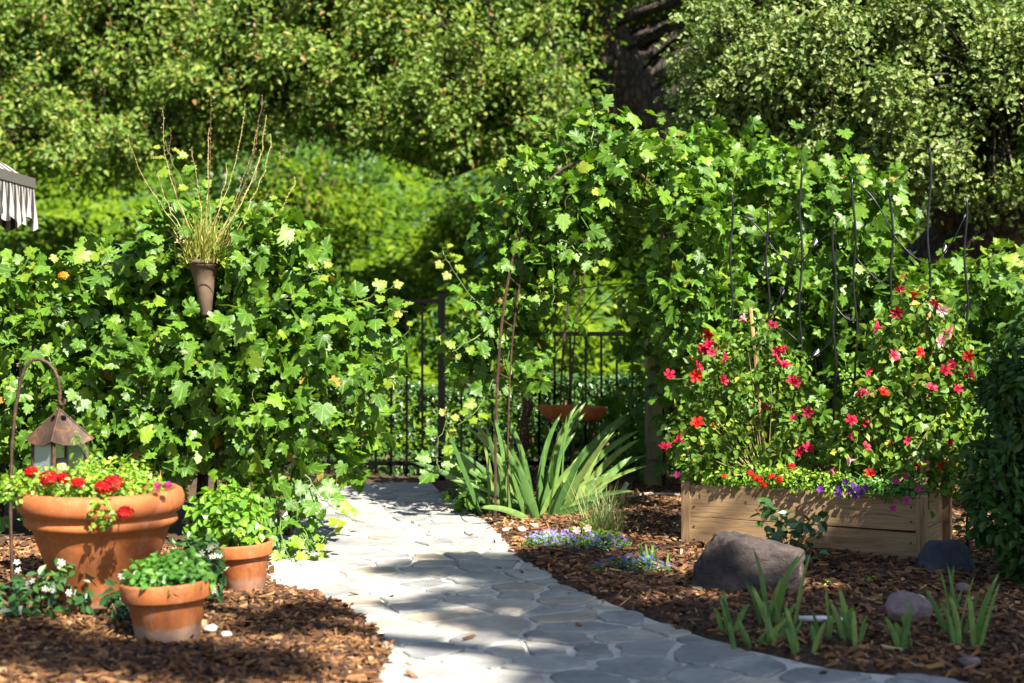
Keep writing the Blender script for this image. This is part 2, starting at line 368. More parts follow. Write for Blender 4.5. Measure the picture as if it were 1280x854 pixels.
OVAL = side2([(0, 0), (.24, .28), (.25, .62), (0, 1)], .4, .18)
WIDE = side2([(0, 0), (.34, .24), (.37, .58), (0, 1)], .3, .2)
NARROW = side2([(0, 0), (.13, .32), (.12, .65), (0, 1)], .4, .2)
def frames(nrm, tip):
    n = unit(nrm); t = tip-np.sum(tip*n, 1)[:, None]*n; t = unit(t); b = np.cross(t, n)
    return np.stack([b, t, n], 2)                       # columns: x, y, z axes
def scatter(tmpl, P, R, S, r):
    V, T = tmpl; N = len(P)
    W = np.einsum('nij,kj->nki', R, V)*S[:, None, None]+P[:, None, :]
    TT = (T[None]+(np.arange(N)*len(V))[:, None, None]).reshape(-1, 3)
    return W.reshape(-1, 3), TT, np.repeat(r, len(V)), np.tile(V, (N, 1))
def visible_first(P, S, n, cell=13):
    d = P[:, 1]; px = 640+P[:, 0]/d*F; py = HZ-(P[:, 2]-H)/d*F
    ok = np.where((px > 2) & (px < 1278) & (py > 2) & (py < 852))[0]
    best = {}
    for i in ok[np.argsort(d[ok])]:
        k = (int(px[i]//cell), int(py[i]//cell))
        if k not in best: best[k] = i
    c = np.array(list(best.values()), int)
    if len(c) == 0: return c
    return c[np.argsort(-(S[c]/d[c]))][:n]
LEAF_CACHE = {}
def leaves(parent, tmpls, P, R, S, r, mat, nind=0, smooth=False, rest='foliage', leaf='leaf'):
    """the largest visible leaves as objects that share meshes, the rest joined into one part"""
    base = np.array(parent.location); idx = visible_first(P, S, nind) if nind else np.array([], int)
    mask = np.ones(len(P), bool); mask[idx] = False
    which = rng.integers(0, len(tmpls), len(P)); mb = MB()
    for k, t in enumerate(tmpls):
        if mat == 'grape' and len(tmpls) == 3: t = (GRAPE_D, GRAPE_E, GRAPE_D)[k]      # leaves further in: plainer outline
        s = mask & (which == k)
        if s.any(): mb.add(*scatter(t, P[s], R[s], S[s], r[s]))
    o = mb.build(rest, mat, parent, smooth); o['kind'] = 'stuff'
    for i in idx:
        q = min(9, int(r[i]*10)); key = (id(tmpls[which[i]][0]), mat, q, smooth)
        if key not in LEAF_CACHE:
            V, T = tmpls[which[i]]; LEAF_CACHE[key] = tri_mesh(leaf, V, T, np.full(len(V), (q+.5)/10), smooth, mat, V)
        l = obj(leaf, LEAF_CACHE[key], parent)
        M = np.eye(4); M[:3, :3] = R[i]*S[i]; M[:3, 3] = P[i]-base; l.matrix_basis = Matrix(M.tolist())
    return o
def ell(px, py, d, rx, ry, rd):   # an ellipsoid given by its picture size at a chosen distance
    return (at(px, py, d), np.array([rx/F*d, rd, ry/F*d]))
def cloud(ells, n, inner=.55, keep=.62):
    area = np.array([e[1][0]*e[1][2]+e[1][0]*e[1][1]+e[1][1]*e[1][2] for e in ells]); P, N = [], []
    got = 0
    while got < n:
        m = int((n-got)*2)+50; k = rng.choice(len(ells), m, p=area/area.sum())
        C = np.array([e[0] for e in ells])[k]; A = np.array([e[1] for e in ells])[k]
        u = unit(rng.normal(size=(m, 3))); rr = inner+(1.04-inner)*rng.random(m)**.6
        p = C+u*A*rr[:, None]; ok = p[:, 2] > .02
        for c, a in ells: ok &= ~((np.sum(((p-c)/a)**2, 1) < keep**2) & (rng.random(m) < .8))
        p, nn = p[ok], unit(u/A)[ok]; P.append(p); N.append(nn); got += len(p)
    return np.concatenate(P)[:n], np.concatenate(N)[:n]
def orient(N, out=.6, sun=.5, up=.3, rnd=.6, hang=.8):
    n = N*out+SUN*sun+np.array([0, 0, up])+rng.normal(0, rnd, N.shape)
    tip = N*.4+np.array([0, 0, -hang])+rng.normal(0, .55, N.shape); return frames(n, tip)
def bezier(a, b, c, k=8):
    t = np.linspace(0, 1, k)[:, None]; return (1-t)**2*np.asarray(a)+2*t*(1-t)*np.asarray(b)+t*t*np.asarray(c)
def wob(a, b, k=8, amp=.02):
    t = np.linspace(0, 1, k)[:, None]; p = np.asarray(a)*(1-t)+np.asarray(b)*t
    o = rng.normal(0, amp, p.shape); o[0] = 0; o[-1] = 0; return p+o
# ------------------------------------------------------------------ the path
R_px = [(1194, 851), (1045, 837), (909, 806), (840, 783), (754, 751), (707, 732), (649, 695), (613, 656), (575, 632), (548, 613), (540, 604)]
L_px = [(386, 604), (372, 622), (352, 645), (335, 690), (333, 720), (345, 738), (391, 745), (430, 759), (469, 790), (486, 818), (466, 854)]
RE = [tuple(gd(*p)[:2]) for p in R_px]; LE = [tuple(gd(*p)[:2]) for p in L_px]
POLY = np.array([(1.9, -4), (1.9, 2.5), (1.72, 4.2)]+RE+LE+[(-.62, 4.2), (-.7, 2.5), (-.7, -4)])
def seg_dist(X, Y):
    d = np.full(X.shape, 1e9); inside = np.zeros(X.shape, bool); n = len(POLY)
    for i in range(n):
        ax, ay = POLY[i]; bx, by = POLY[(i+1) % n]; ex, ey = bx-ax, by-ay
        t = np.clip(((X-ax)*ex+(Y-ay)*ey)/(ex*ex+ey*ey), 0, 1)
        d = np.minimum(d, np.hypot(X-ax-t*ex, Y-ay-t*ey))
        c = (ay > Y) != (by > Y); xi = ax+(Y-ay)/(by-ay+1e-12)*ex; inside ^= c & (X < xi)
    return np.where(inside, -d, d)
def ground_h(X, Y):
    s = seg_dist(X, Y); z = np.where(s < 0, -.045, np.clip(s/.22, 0, 1)**.7*.03+.004)
    z = z+np.where(s > .05, .012*np.sin(3.1*X+1.3*Y)+.010*np.sin(7.3*Y-4.1*X), 0)*np.clip(s/.3, 0, 1)
    lb = np.exp(-((X+1.5)**2/.9+(Y-5.1)**2/1.2))*.02; z = z+np.where(s > 0, lb*np.clip(s/.3, 0, 1), 0)
    return z+hill_z(X, Y)
xs = np.concatenate([[-400, -150, -60, -30, -18, -11, -7], np.arange(-5, 5.01, .045), [7, 11, 18, 30, 60, 150, 400]])
ys = np.concatenate([[-300, -60, -20, -8, -3], np.arange(0, 3, .5), np.arange(3, 11.6, .045), np.arange(11.7, 30, .45), np.arange(31, 70, 3), [74, 80, 100, 160, 300, 900]])
GX, GY = np.meshgrid(xs, ys); GZ = ground_h(GX, GY)
far = (GY > 13); GZ = GZ+np.where(far, .18*np.sin(GX*1.1+GY*.7)*np.clip((GY-13)/5, 0, 1)+.25*np.sin(GX*.43-GY*.31)*np.clip((GY-13)/8, 0, 1), 0)
nx = len(xs); I = np.arange(len(ys)-1)[:, None]*nx+np.arange(nx-1)[None]; I = I.ravel()
T = np.concatenate([np.stack([I, I+1, I+nx], 1), np.stack([I+1, I+nx+1, I+nx], 1)])
tag(obj('ground', tri_mesh('ground', np.stack([GX, GY, GZ], 2).reshape(-1, 3), T, None, True, 'ground')), 'brown bark mulch garden ground rising to a green hillside', kind='structure')

def clip_half(poly, p, n):     # keep the side where (q-p).n <= 0
    out = []
    for i in range(len(poly)):
        a, b = poly[i], poly[(i+1) % len(poly)]; da, db = np.dot(a-p, n), np.dot(b-p, n)
        if da <= 0: out.append(a)
        if (da < 0 < db) or (db < 0 < da): out.append(a+(b-a)*da/(da-db))
    return out
bmm = bmesh.new(); bt = [bmm.verts.new((x, y, -.006)) for x, y in POLY]; bf = bmm.faces.new(bt)
bmesh.ops.triangulate(bmm, faces=[bf]); ext = bmesh.ops.extrude_face_region(bmm, geom=bmm.faces[:])
bmesh.ops.translate(bmm, verts=[v for v in ext['geom'] if isinstance(v, bmesh.types.BMVert)], vec=(0, 0, -.06))
bmesh.ops.recalc_face_normals(bmm, faces=bmm.faces)
pm = bpy.data.meshes.new('path'); bmm.to_mesh(pm); pm.materials.append(MATS['mortar'])
path = tag(obj('path', pm), 'curving flagstone garden path with pale mortar joints', kind='structure')
seeds = []
pr = random.Random(11)
srad = []
for _ in range(16000):
    q = np.array([pr.uniform(-1.9, 2.0), pr.uniform(1.0, 10.9)]); rad = pr.choice((.10, .15, .22, .30, .36))
    if all((((q-s_)*np.array([.80, 1.0]))**2).sum() > ((rad+r_)*.56)**2 for s_, r_ in zip(seeds, srad)): seeds.append(q); srad.append(rad)
seeds = np.array(seeds); sdist = seg_dist(seeds[:, 0], seeds[:, 1])
def smooth_poly(p, it=1):
    for _ in range(it):
        q = []
        for i in range(len(p)):
            a, b = p[i], p[(i+1) % len(p)]; q += [a*.88+b*.12, a*.5+b*.5+np.array([pr.gauss(0, .010), pr.gauss(0, .010)]), a*.12+b*.88]
        p = q
    return p
for i, s in enumerate(seeds):
    if sdist[i] > .12: continue
    cell = [s+np.array(c)*.8 for c in ((-1, -1), (1, -1), (1, 1), (-1, 1))]
    for j in np.argsort(np.hypot(*(seeds-s).T))[1:16]:
        t = seeds[j]; m_ = (s+t)/2; n_ = (t-s)/np.linalg.norm(t-s); cell = clip_half(cell, m_-n_*(.008+.010*pr.random()), n_)
        if len(cell) < 3: break
    # trim to the path edge
    for e in range(len(POLY)):
        a, b = POLY[e], POLY[(e+1) % len(POLY)]; mid = (a+b)/2
        if np.hypot(*(mid-s)) > 1.2 and min(np.hypot(*(a-s)), np.hypot(*(b-s))) > .7: continue
        ed = unit(b-a); nn = np.array([ed[1], -ed[0]])
        if len(cell) >= 3 and min(np.dot(c-a, ed) for c in cell) < np.linalg.norm(b-a) and max(np.dot(c-a, ed) for c in cell) > 0 and np.dot(s-a, nn) < .13:
            cell = clip_half(cell, a-nn*.004, nn)
    if len(cell) < 3: continue
    cell = smooth_poly(cell, 1); c = np.mean(cell, 0); ar = .5*abs(sum(cell[k][0]*cell[(k+1) % len(cell)][1]-cell[(k+1) % len(cell)][0]*cell[k][1] for k in range(len(cell))))
    if ar < .008: continue
    zt = pr.uniform(.001, .007); tl = (pr.uniform(-.006, .006), pr.uniform(-.006, .006)); k = len(cell)
    ring = np.array(cell)-c; ring *= 1+.02*np.sin(np.arange(k)*2.7+i)[:, None]
    hz = lambda q: zt+q[:, 0]*tl[0]+q[:, 1]*tl[1]
    lo = np.column_stack([ring, np.full(k, -.05)]); mi = np.column_stack([ring, hz(ring)-.006]); up = np.column_stack([ring*.965, hz(ring)])
    V = np.concatenate([lo, mi, up, [[0, 0, zt]]]); T = []
    for a in range(k):
        b = (a+1) % k
        T += [(a, b, k+b), (a, k+b, k+a), (k+a, k+b, 2*k+b), (k+a, 2*k+b, 2*k+a), (2*k+a, 2*k+b, 3*k)]
    obj('flagstone', tri_mesh('flagstone', V, T, None, False, 'flagstone'), path, Vector((c[0], c[1], 0)))
# ------------------------------------------------------------------ bark mulch
def chips():
    N = 46000; X = np.concatenate([rng.uniform(-2.6, .2, N), rng.uniform(-.3, 3.2, N)]); Y = np.concatenate([4.2+3.2*rng.random(N)**1.5, 4.2+6*rng.random(N)**1.35])
    s = seg_dist(X, Y); pm_ = rng.permutation(len(X)); X, Y, s = X[pm_], Y[pm_], s[pm_]; ok = ((s > -.035*rng.random(len(X))**2) | ((s > -.35) & (rng.random(len(X)) < .003))) & ((s > 0.02) | (s < -.035) | (rng.random(len(X)) < .35)) & (np.abs(X/Y) < .42); X, Y, s = X[ok], Y[ok], s[ok]
    X, Y, s = X[:31000], Y[:31000], s[:31000]
    n = len(X); Z = np.maximum(ground_h(X, Y), .001)+rng.uniform(.000, .014, n)
    L = .012+.056*rng.random(n)**1.6; Wd = .006+.016*rng.random(n)**1.4; Th = rng.uniform(.003, .008, n)
    cube = np.array([(x, y, z) for x in (-.5, .5) for y in (-.5, .5) for z in (-.5, .5)])
    V = cube[None]*np.stack([L, Wd, Th], 1)[:, None, :]; V = V*(1+rng.normal(0, .22, V.shape))
    az = rng.uniform(0, 2*np.pi, n); tl = rng.normal(0, .28, n); ro = rng.normal(0, .35, n)
    R = np.stack([rotz(a)@roty(b)@rotx(c) for a, b, c in zip(az, tl, ro)])
    W = np.einsum('nij,nkj->nki', R, V)+np.stack([X, Y, Z], 1)[:, None, :]
    Tq = np.array([(0,1,3),(0,3,2),(4,6,7),(4,7,5),(0,4,5),(0,5,1),(2,3,7),(2,7,6),(1,5,7),(1,7,3)])
    TT = (Tq[None]+(np.arange(n)*8)[:, None, None]).reshape(-1, 3)
    tag(obj('bark_mulch', tri_mesh('bark_mulch', W.reshape(-1, 3), TT, np.repeat(np.clip(rng.beta(1.6, 2.0, n)+.13*np.sin(X*2.7+Y)*np.sin(Y*3.3-X*1.1), 0, 1), 8), False, 'bark_chip')), 'loose reddish brown bark chips covering the planting beds', 'mulch', kind='stuff')
chips()
# ------------------------------------------------------------------ oaks and the wood on the hill
def tree(name, label, base, limbs, ells, nclump, per, leaf, mat, tmpl=OAK, clump_r=(.09, .25), group=None, bark='oak_bark', cat='tree', twigs=True, sunw=.45):
    t = thing(name, base, label, cat, group); mb = MB()
    for pts, r0, r1 in limbs: mb.tube(pts, r0, r1, 10)
    C, CN = cloud(ells, int(nclump*2.5), .35, .35)
    gap = np.sin(C[:, 0]*3.9+1.2*np.sin(C[:, 2]*3.1))*np.sin(C[:, 2]*5.2+C[:, 1]*2.3)+.6*np.sin(C[:, 0]*7.7-C[:, 2]*6.1+C[:, 1]*3)
    o_ = np.argsort(-(gap+rng.normal(0, .42, len(C))))[:nclump]; C, CN = C[o_], CN[o_]
    lim = np.concatenate([p[len(p)//3:] for p, _, _ in limbs])
    if twigs:
        for c in C:
            q = lim[np.argmin(np.sum((lim-c)**2, 1))]; m_ = (q+c)/2+np.array([0, 0, .1]); mb.tube(bezier(q, m_, c, 5), .022, .006, 4)
    tr = mb.build('trunk', bark, t, True)
    P, N = [], []
    for c, cn in zip(C, CN):
        m = int(per*rng.uniform(.6, 1.4)); cr = rng.uniform(*clump_r); u = unit(rng.normal(size=(m, 3))); rr = cr*rng.random(m)**.45
        ax = unit(cn+rng.normal(0, .5, 3)); st_ = np.sum(u*ax, 1)[:, None]*ax*rr[:, None]
        P.append(c+u*rr[:, None]*np.array([1., 1., .7])+st_*.9); N.append(unit(u*.7+cn*.5))
    P = np.concatenate(P); N = np.concatenate(N); n = len(P)
    cv = np.repeat(rng.random(nclump), [len(a) for a in np.split(np.zeros(n), 1)]) if False else None
    R = frames(N*.5+SUN*sunw+np.array([0, 0, .2])+rng.normal(0, .72, N.shape), N*.8+rng.normal(0, .7, N.shape))
    mb = MB(); mb.add(*scatter(tmpl, P, R, leaf*rng.uniform(.65, 1.3, n), rng.random(n)))
    o = mb.build('crown', mat, t); o['kind'] = 'stuff'
    return t
def gz(x, y): return float(ground_h(np.array([x]), np.array([y]))[0])
# the great leaning oak whose trunk shows between the two crowns
KA = 1.35       # these two stand further up the slope
def aA(px, py, d): return at(px, py, d*KA)
def eA(px, py, d, rx, ry, rd): return ell(px, py, d*KA, rx, ry, rd*KA)
b0 = aA(905, 430, 13.2); b0[2] = gz(b0[0], b0[1])-.1
p1, p2, p3 = aA(880, 300, 13.2), aA(790, 130, 13.0), aA(735, 10, 12.8)
trunkA = np.concatenate([bezier(b0, aA(905, 370, 13.2), p1, 5), bezier(p1, aA(850, 200, 13.1), p2, 6)[1:], bezier(p2, aA(755, 80, 12.9), p3, 5)[1:]])
limbsA = [(trunkA, .55, .34),
          (bezier(p2, aA(700, 150, 12.6), aA(560, 215, 12.2), 9), .22, .09), (bezier(aA(560, 215, 12.2), aA(500, 190, 12.2), aA(420, 170, 12.4), 7), .07, .03),
          (bezier(p3, aA(640, -60, 12.4), aA(470, 40, 12.2), 8), .19, .07), (bezier(p3, aA(680, -190, 12.6), aA(520, -260, 12.8), 8), .18, .06), (bezier(aA(640, -20, 12.4), aA(600, 60, 11.8), aA(640, 130, 11.4), 6), .06, .02),
          (bezier(aA(470, 40, 12.2), aA(400, 60, 12.1), aA(300, 110, 12.1), 6), .07, .03)]
tree('oak_tree', 'huge leaning oak with dark fissured trunk, spreading above the grapevine arch', b0, limbsA,
     [eA(420, 60, 12, 165, 110, 1.0), eA(600, 70, 11.6, 150, 110, .9), eA(665, 120, 11.3, 62, 55, .5), eA(530, 140, 11.5, 110, 55, .7), eA(310, 105, 12, 120, 90, .8),
      eA(600, 165, 11.4, 100, 45, .5), eA(420, -40, 12.4, 240, 60, .8), eA(640, -40, 12, 170, 60, .7), eA(800, -30, 13.8, 120, 50, .6), eA(800, 10, 14.6, 110, 60, .7), eA(890, 60, 14.6, 90, 70, .7), eA(820, 230, 15.2, 70, 50, .5), (p2+SUN*3, np.array([1.1, .9, .6])), (p3+SUN*3, np.array([1.1, .9, .6])), (p1+SUN*3.6, np.array([1., .9, .6]))], 2000, 60, .070, 'oak', OAK_SMALL, (.12, .33))  # last three boughs: unseen, added toward the sun to shade the trunk
bl = np.array([-8.4, 18.4, gz(-8.4, 18.4)-.1])
limbsC = [(bezier(bl, bl+[0, 0, 2.5], aA(-120, 20, 13), 8), .33, .2), (bezier(aA(-120, 20, 13), aA(0, 30, 12.6), aA(150, 50, 12.6), 7), .12, .04), (bezier(aA(-120, 60, 13), aA(0, 190, 12.3), aA(190, 200, 12), 7), .09, .03)]
tree('oak_tree', 'shaggy oak crown hanging over the slope behind the striped parasol', bl, limbsC,
     [eA(60, 80, 12.5, 150, 105, .9), eA(180, 30, 12.8, 150, 90, .9), eA(20, 165, 12, 90, 55, .6), eA(130, 185, 11.8, 75, 35, .5), eA(225, 160, 12, 80, 55, .5), eA(-130, 70, 12.5, 130, 110, .9),
      eA(60, -40, 12.8, 220, 60, .8)], 1150, 60, .070, 'oak', OAK_SMALL, (.12, .33))
br = at(1100, 470, 12.2); br[2] = gz(br[0], br[1])-.1
q1, q2 = at(1185, 322, 12.0), at(1330, 215, 11.6)
limbsB = [(np.concatenate([bezier(br, at(1125, 360, 12.2), q1, 6), bezier(q1, at(1240, 290, 11.8), q2, 6)[1:]]), .36, .24),
          (bezier(q1, at(1180, 200, 11.6), at(1110, 100, 11.0), 8), .13, .05), (bezier(at(1110, 100, 11), at(1040, 60, 10.9), at(950, 80, 10.9), 6), .05, .02),
          (bezier(q2, at(1350, 60, 11.2), at(1230, -60, 11), 7), .17, .05), (bezier(at(1180, 200, 11.6), at(1220, 130, 10.9), at(1240, 110, 10.6), 5), .05, .02)]
tree('oak_tree', 'pale silvery green oak crown with low thick limb behind the wavy metal trellis', br, limbsB,
     [ell(960, 70, 10.8, 100, 95, .8), ell(1080, 85, 10.6, 130, 115, .8), ell(1200, 110, 10.5, 110, 125, .8), ell(1150, 205, 10.5, 95, 50, .6), ell(1245, 225, 10.6, 70, 45, .5), ell(925, 125, 10.9, 62, 75, .5),
      ell(1080, -40, 11, 180, 60, .8), ell(1350, 120, 10.6, 120, 150, .8), ell(1000, 180, 10.7, 80, 42, .4)], 1550, 58, .050, 'oak_pale', sunw=.5)

# wood behind
k = 0
for (x, y, hgt, rad) in [(-13, 30, 6.5, 3.2), (-7, 33, 6, 2.8), (-2.5, 29, 5.5, 2.6), (3, 31, 6, 3), (8.5, 28, 6, 3), (13, 33, 7, 3.4), (-10, 44, 7, 3.6), (-3, 46, 8, 4), (5, 45, 8, 4), (13, 47, 8, 4), (-17, 46, 8, 4), (0, 62, 9, 5), (-12, 64, 9, 5), (11, 66, 9, 5), (6.2, 21, 5.5, 2.4), (10, 23, 6.5, 2.8), (22, 60, 9, 5), (-24, 62, 9, 5)]:
    z = gz(x, y); b = np.array([x, y, z-.1]); top = b+[0, 0, hgt*.75]
    limbs = [(bezier(b, b+[.2, 0, hgt*.4], top, 6), .22, .06)]+[(bezier(b+[0, 0, hgt*.3], b+[dx*.5, dy*.5, hgt*.45], b+[dx, dy, hgt*.55], 5), .1, .03) for dx, dy in ((rad*.6, 0), (-rad*.6, .3), (0, -rad*.6))]
    tree('hill_tree', 'rounded dark green tree growing up on the hillside', b, limbs, [(b+[0, 0, hgt*.55], np.array([rad, rad, hgt*.42])), (b+[rad*.5, -rad*.4, hgt*.38], np.array([rad*.6, rad*.6, hgt*.3])), (b+[-rad*.5, -rad*.3, hgt*.36], np.array([rad*.6, rad*.6, hgt*.3]))],
         46, 70, .26, 'far_leaf', OVAL, (.5, 1.0), 'trees up on the hillside', twigs=False)
for (px, d, hg, lb) in [(960, 14.6, 2.6, 'dark understorey tree behind the dense grapevine wall'), (1180, 14.8, 2.4, 'dark understorey tree beneath the low oak limb')]:
    x = (px-640)/F*d; b = np.array([x, d, gz(x, d)-.05]); r_ = .62
    tree('understorey_tree', lb, b, [(bezier(b, b+[.1, 0, hg*.5], b+[0, 0, hg], 6), .06, .02), (bezier(b+[0, 0, hg*.4], b+[.3, 0, hg*.6], b+[.5, 0, hg*.8], 5), .03, .01), (bezier(b+[0, 0, hg*.4], b+[-.3, 0, hg*.6], b+[-.5, 0, hg*.75], 5), .03, .01)],
         [(b+[0, 0, hg*.72], np.array([r_, r_, hg*.34])), (b+[.3, -.2, hg*.5], np.array([r_*.6, r_*.6, hg*.25]))], 34, 80, .10, 'far_leaf', OVAL, (.18, .34), 'understorey trees', twigs=False)
# shrubs on the slope
sh = random.Random(5)
for i in range(34):
    y = sh.uniform(14.2, 27); x = sh.uniform(-.46, .46)*y; r_ = sh.uniform(.45, 1.05); z = gz(x, y); b = np.array([x, y, z])
    dk = i % 5 in (1, 3)
    t = thing('hill_shrub', b, 'deep green shrub among the brighter ones on the slope' if dk else 'loose bright green shrub on the sunny slope beyond the iron fence', 'shrub', 'deep green slope shrubs' if dk else 'bright slope shrubs')
    P, N = cloud([(b+[0, 0, r_*.6], np.array([r_, r_, r_*.75])), (b+[r_*.5, -r_*.3, r_*.4], np.array([r_*.6, r_*.6, r_*.5]))], 1000, .5, .5)
    R = orient(N, .6, .5, .3, .6, .3); MBx = MB(); MBx.add(*scatter(OVAL, P, R, rng.uniform(.07, .14, len(P)), rng.random(len(P))))
    o = MBx.build('foliage', 'hedge_leaf' if dk else 'hill_shrub', t); o['kind'] = 'stuff'
    st = MB()
    for q in range(4): st.tube(wob(b, b+[sh.uniform(-.4, .4)*r_, sh.uniform(-.4, .4)*r_, r_*1.0], 4, .03), .02, .008, 5)
    st.build('stem', 'cane_brown', t)
def cover():
    n = 58000; y = 12.3+19*rng.random(n)**1.35; x = rng.uniform(-.48, .48, n)*y; z = ground_h(x, y)+.18*np.sin(x*1.1+y*.7)*np.clip((y-13)/5, 0, 1)+.25*np.sin(x*.43-y*.31)*np.clip((y-13)/8, 0, 1)
    z += rng.random(n)**1.5*(.28+.22*np.sin(x*2.3+1)*np.sin(y*1.7)); P = np.stack([x, y, z], 1)
    R = frames(np.array([0, -.35, .8])+SUN*.4+rng.normal(0, .45, (n, 3)), rng.normal(0, 1, (n, 3)))
    V, T, r, _ = scatter(OVAL, P, R, rng.uniform(.065, .135, n)*(.6+y/22), np.clip(.5+.3*np.sin(x*1.3)*np.sin(y*.9+x*.4)+rng.normal(0, .2, n), 0, 1))
    tag(obj('ground_cover', tri_mesh('ground_cover', V, T, r, False, 'hill_leaf')), 'bright green leafy ground cover spread over the hillside', 'ground cover', kind='stuff')
cover()
# the oak behind the photographer's shoulder: outside the picture, it throws the dappled shade
def shade_tree():
    tg = [(520, 712, .20), (600, 702, .26), (690, 706, .30), (650, 728, .20), (600, 775, .14), (520, 760, .12), (690, 826, .16), (760, 738, .30), (850, 785, .26), (700, 768, .28), (950, 800, .42), (1060, 790, .34), (1150, 775, .45), (780, 800, .26), (900, 838, .3),
          (1010, 840, .45), (1120, 835, .45), (1230, 800, .5), (1260, 700, .5), (1290, 600, .5), (110, 840, .28), (235, 845, .26), (10, 815, .22), (390, 775, .16), (760, 850, .25), (1350, 740, .6), (1420, 650, .6), (880, 900, .5), (1150, 900, .5), (640, 980, .5), (400, 960, .35), (330, 800, .14), (300, 850, .2), (1240, 520, .3), (1000, 800, .4), (1080, 830, .4), (930, 770, .25), (1180, 830, .4), (1110, 760, .25), (850, 810, .3), (700, 735, .25), (620, 718, .2), (780, 772, .25), (1270, 850, .4), (1230, 640, .35), (660, 785, .22), (800, 838, .3), (905, 805, .3), (690, 722, .25)]
    b = np.array([7.6, -2.2, -.1]); hub = np.array([6.6, -1.4, 6.2])
    limbs = [(bezier(b, b+[-.1, .1, 2], hub, 8), .30, .2)]; C = []
    for i, (px, py, cr) in enumerate(tg):
        g = gd(px, py); z = 8.4+.9*math.sin(i*2.1)+.3*math.sin(i*5.3); C.append((g+SUN*(z/SUN[2]), cr))
    for i, (px, py, cr) in enumerate([(1250, 470, .34), (1255, 560, .36), (1250, 640, .34), (1310, 520, .4), (1225, 600, .25), (1320, 640, .4), (1290, 420, .3), (975, 725, .16), (620, 712, .2), (700, 715, .22)]):
        g = at(px, py, 6.0); z = 8.2+.6*math.sin(i*1.7); C.append((g+SUN*((z-g[2])/SUN[2]), cr))
    hubs = [np.array([4.2, .8, 8.0]), np.array([5.0, -1.2, 8.2]), np.array([2.6, -.6, 8.2])]
    for h_ in hubs: limbs.append((bezier(hub, (hub+h_)/2+[0, 0, .3], h_, 6), .13, .06))
    t = thing('oak_tree', b, 'oak tree standing off to the side whose boughs shade the path', 'tree'); mb = MB()
    for pts, r0, r1 in limbs: mb.tube(pts, r0, r1, 9)
    P = []
    for c, cr in C:
        h_ = min(hubs, key=lambda q: np.sum((q-c)**2)); mb.tube(bezier(h_, (h_+c)/2+[0, 0, .2], c, 6), .03, .008, 5)
        m = int(760*(cr/.4)**2); u = unit(rng.normal(size=(m, 3))); P.append(c+u*(cr*rng.random(m)**.42)[:, None]*np.array([1.35, 1.0, .5]))
    mb.build('trunk', 'oak_bark', t, True); P = np.concatenate(P); n = len(P)
    R = frames(np.array([0, 0, .8])+rng.normal(0, .5, (n, 3)), rng.normal(0, 1, (n, 3)))
    m2 = MB(); m2.add(*scatter(OAK_SMALL, P, R, rng.uniform(.075, .125, n), rng.random(n))); o = m2.build('crown', 'oak', t); o['kind'] = 'stuff'
shade_tree()
# ------------------------------------------------------------------ iron fence and clipped hedge
def fence(x0, x1, y, ztop, label, posts):
    t = thing('iron_fence', (x0, y, 0), label, 'fence', 'black iron fence runs')
    MB().box(((x0+x1)/2, y, ztop-.015), (x1-x0, .035, .032)).build('top_rail', 'black_iron', t)
    MB().box(((x0+x1)/2, y, .14), (x1-x0, .035, .03)).build('bottom_rail', 'black_iron', t)
    pk = tri_mesh('picket', *[MB().box((0, 0, (ztop-.03+.06)/2), (.017, .017, ztop-.03-.06)).V[0], MB().box((0, 0, 0), (1, 1, 1)).T[0]], None, False, 'black_iron')
    x = x1-.115 if x0 < -1 else x0+.115
    while x0+.03 < x < x1-.03:
        obj('picket', pk, t, Vector((x-x0, 0, 0))); x += -.115 if x0 < -1 else .115
    for px_ in posts:
        m = MB().box((px_, y, (ztop+.05)/2), (.052, .052, ztop+.05)).build('post', 'black_iron', t); MB().box((px_, y, ztop+.058), (.062, .062, .016)).build('cap', 'black_iron', m)
YF = 10.5; XP = (552-640)/F*YF
fence(-4.3, XP-.028, YF, H+(HZ-374)/F*YF, 'taller run of black iron picket fence ending at the square post', [XP, -1.9, -4.3])
fence(XP+.03, 3.8, YF+.02, H+(HZ-415)/F*YF, 'lower run of black iron picket fence behind the vine arch', [1.75, 3.8])
t = thing('hedge', (-1.2, 11.05, 0), 'clipped dark green box hedge along the iron fence', 'hedge')
n = 26000; x = rng.uniform(-3.9, 3.6, n); top = .70+.05*np.sin(x*2.1)+.04*np.sin(x*5.7+1); face = rng.random(n)
y = np.where(face < .55, 10.74+.10*rng.random(n)**2+.03*np.sin(x*9), 10.74+.75*rng.random(n)); z = np.where(face < .55, .02+top*rng.random(n), top-.07*rng.random(n)**2+.04*rng.random(n))
P = np.stack([x, y, z], 1); N = np.where((face < .55)[:, None], [0, -1, .15], [0, -.2, 1.]); R = orient(N, .8, .3, .2, .6, .2)
mb = MB(); mb.add(*scatter(OVAL, P, R, rng.uniform(.028, .052, n), rng.random(n))); o = mb.build('foliage', 'hedge_leaf', t); o['kind'] = 'stuff'
st = MB()
for q in np.linspace(-3.8, 3.5, 40): st.tube(wob((q, 11.05, -.02), (q+.1, 11.05, .6), 4, .03), .018, .008, 5)
st.build('stem', 'cane_brown', t)
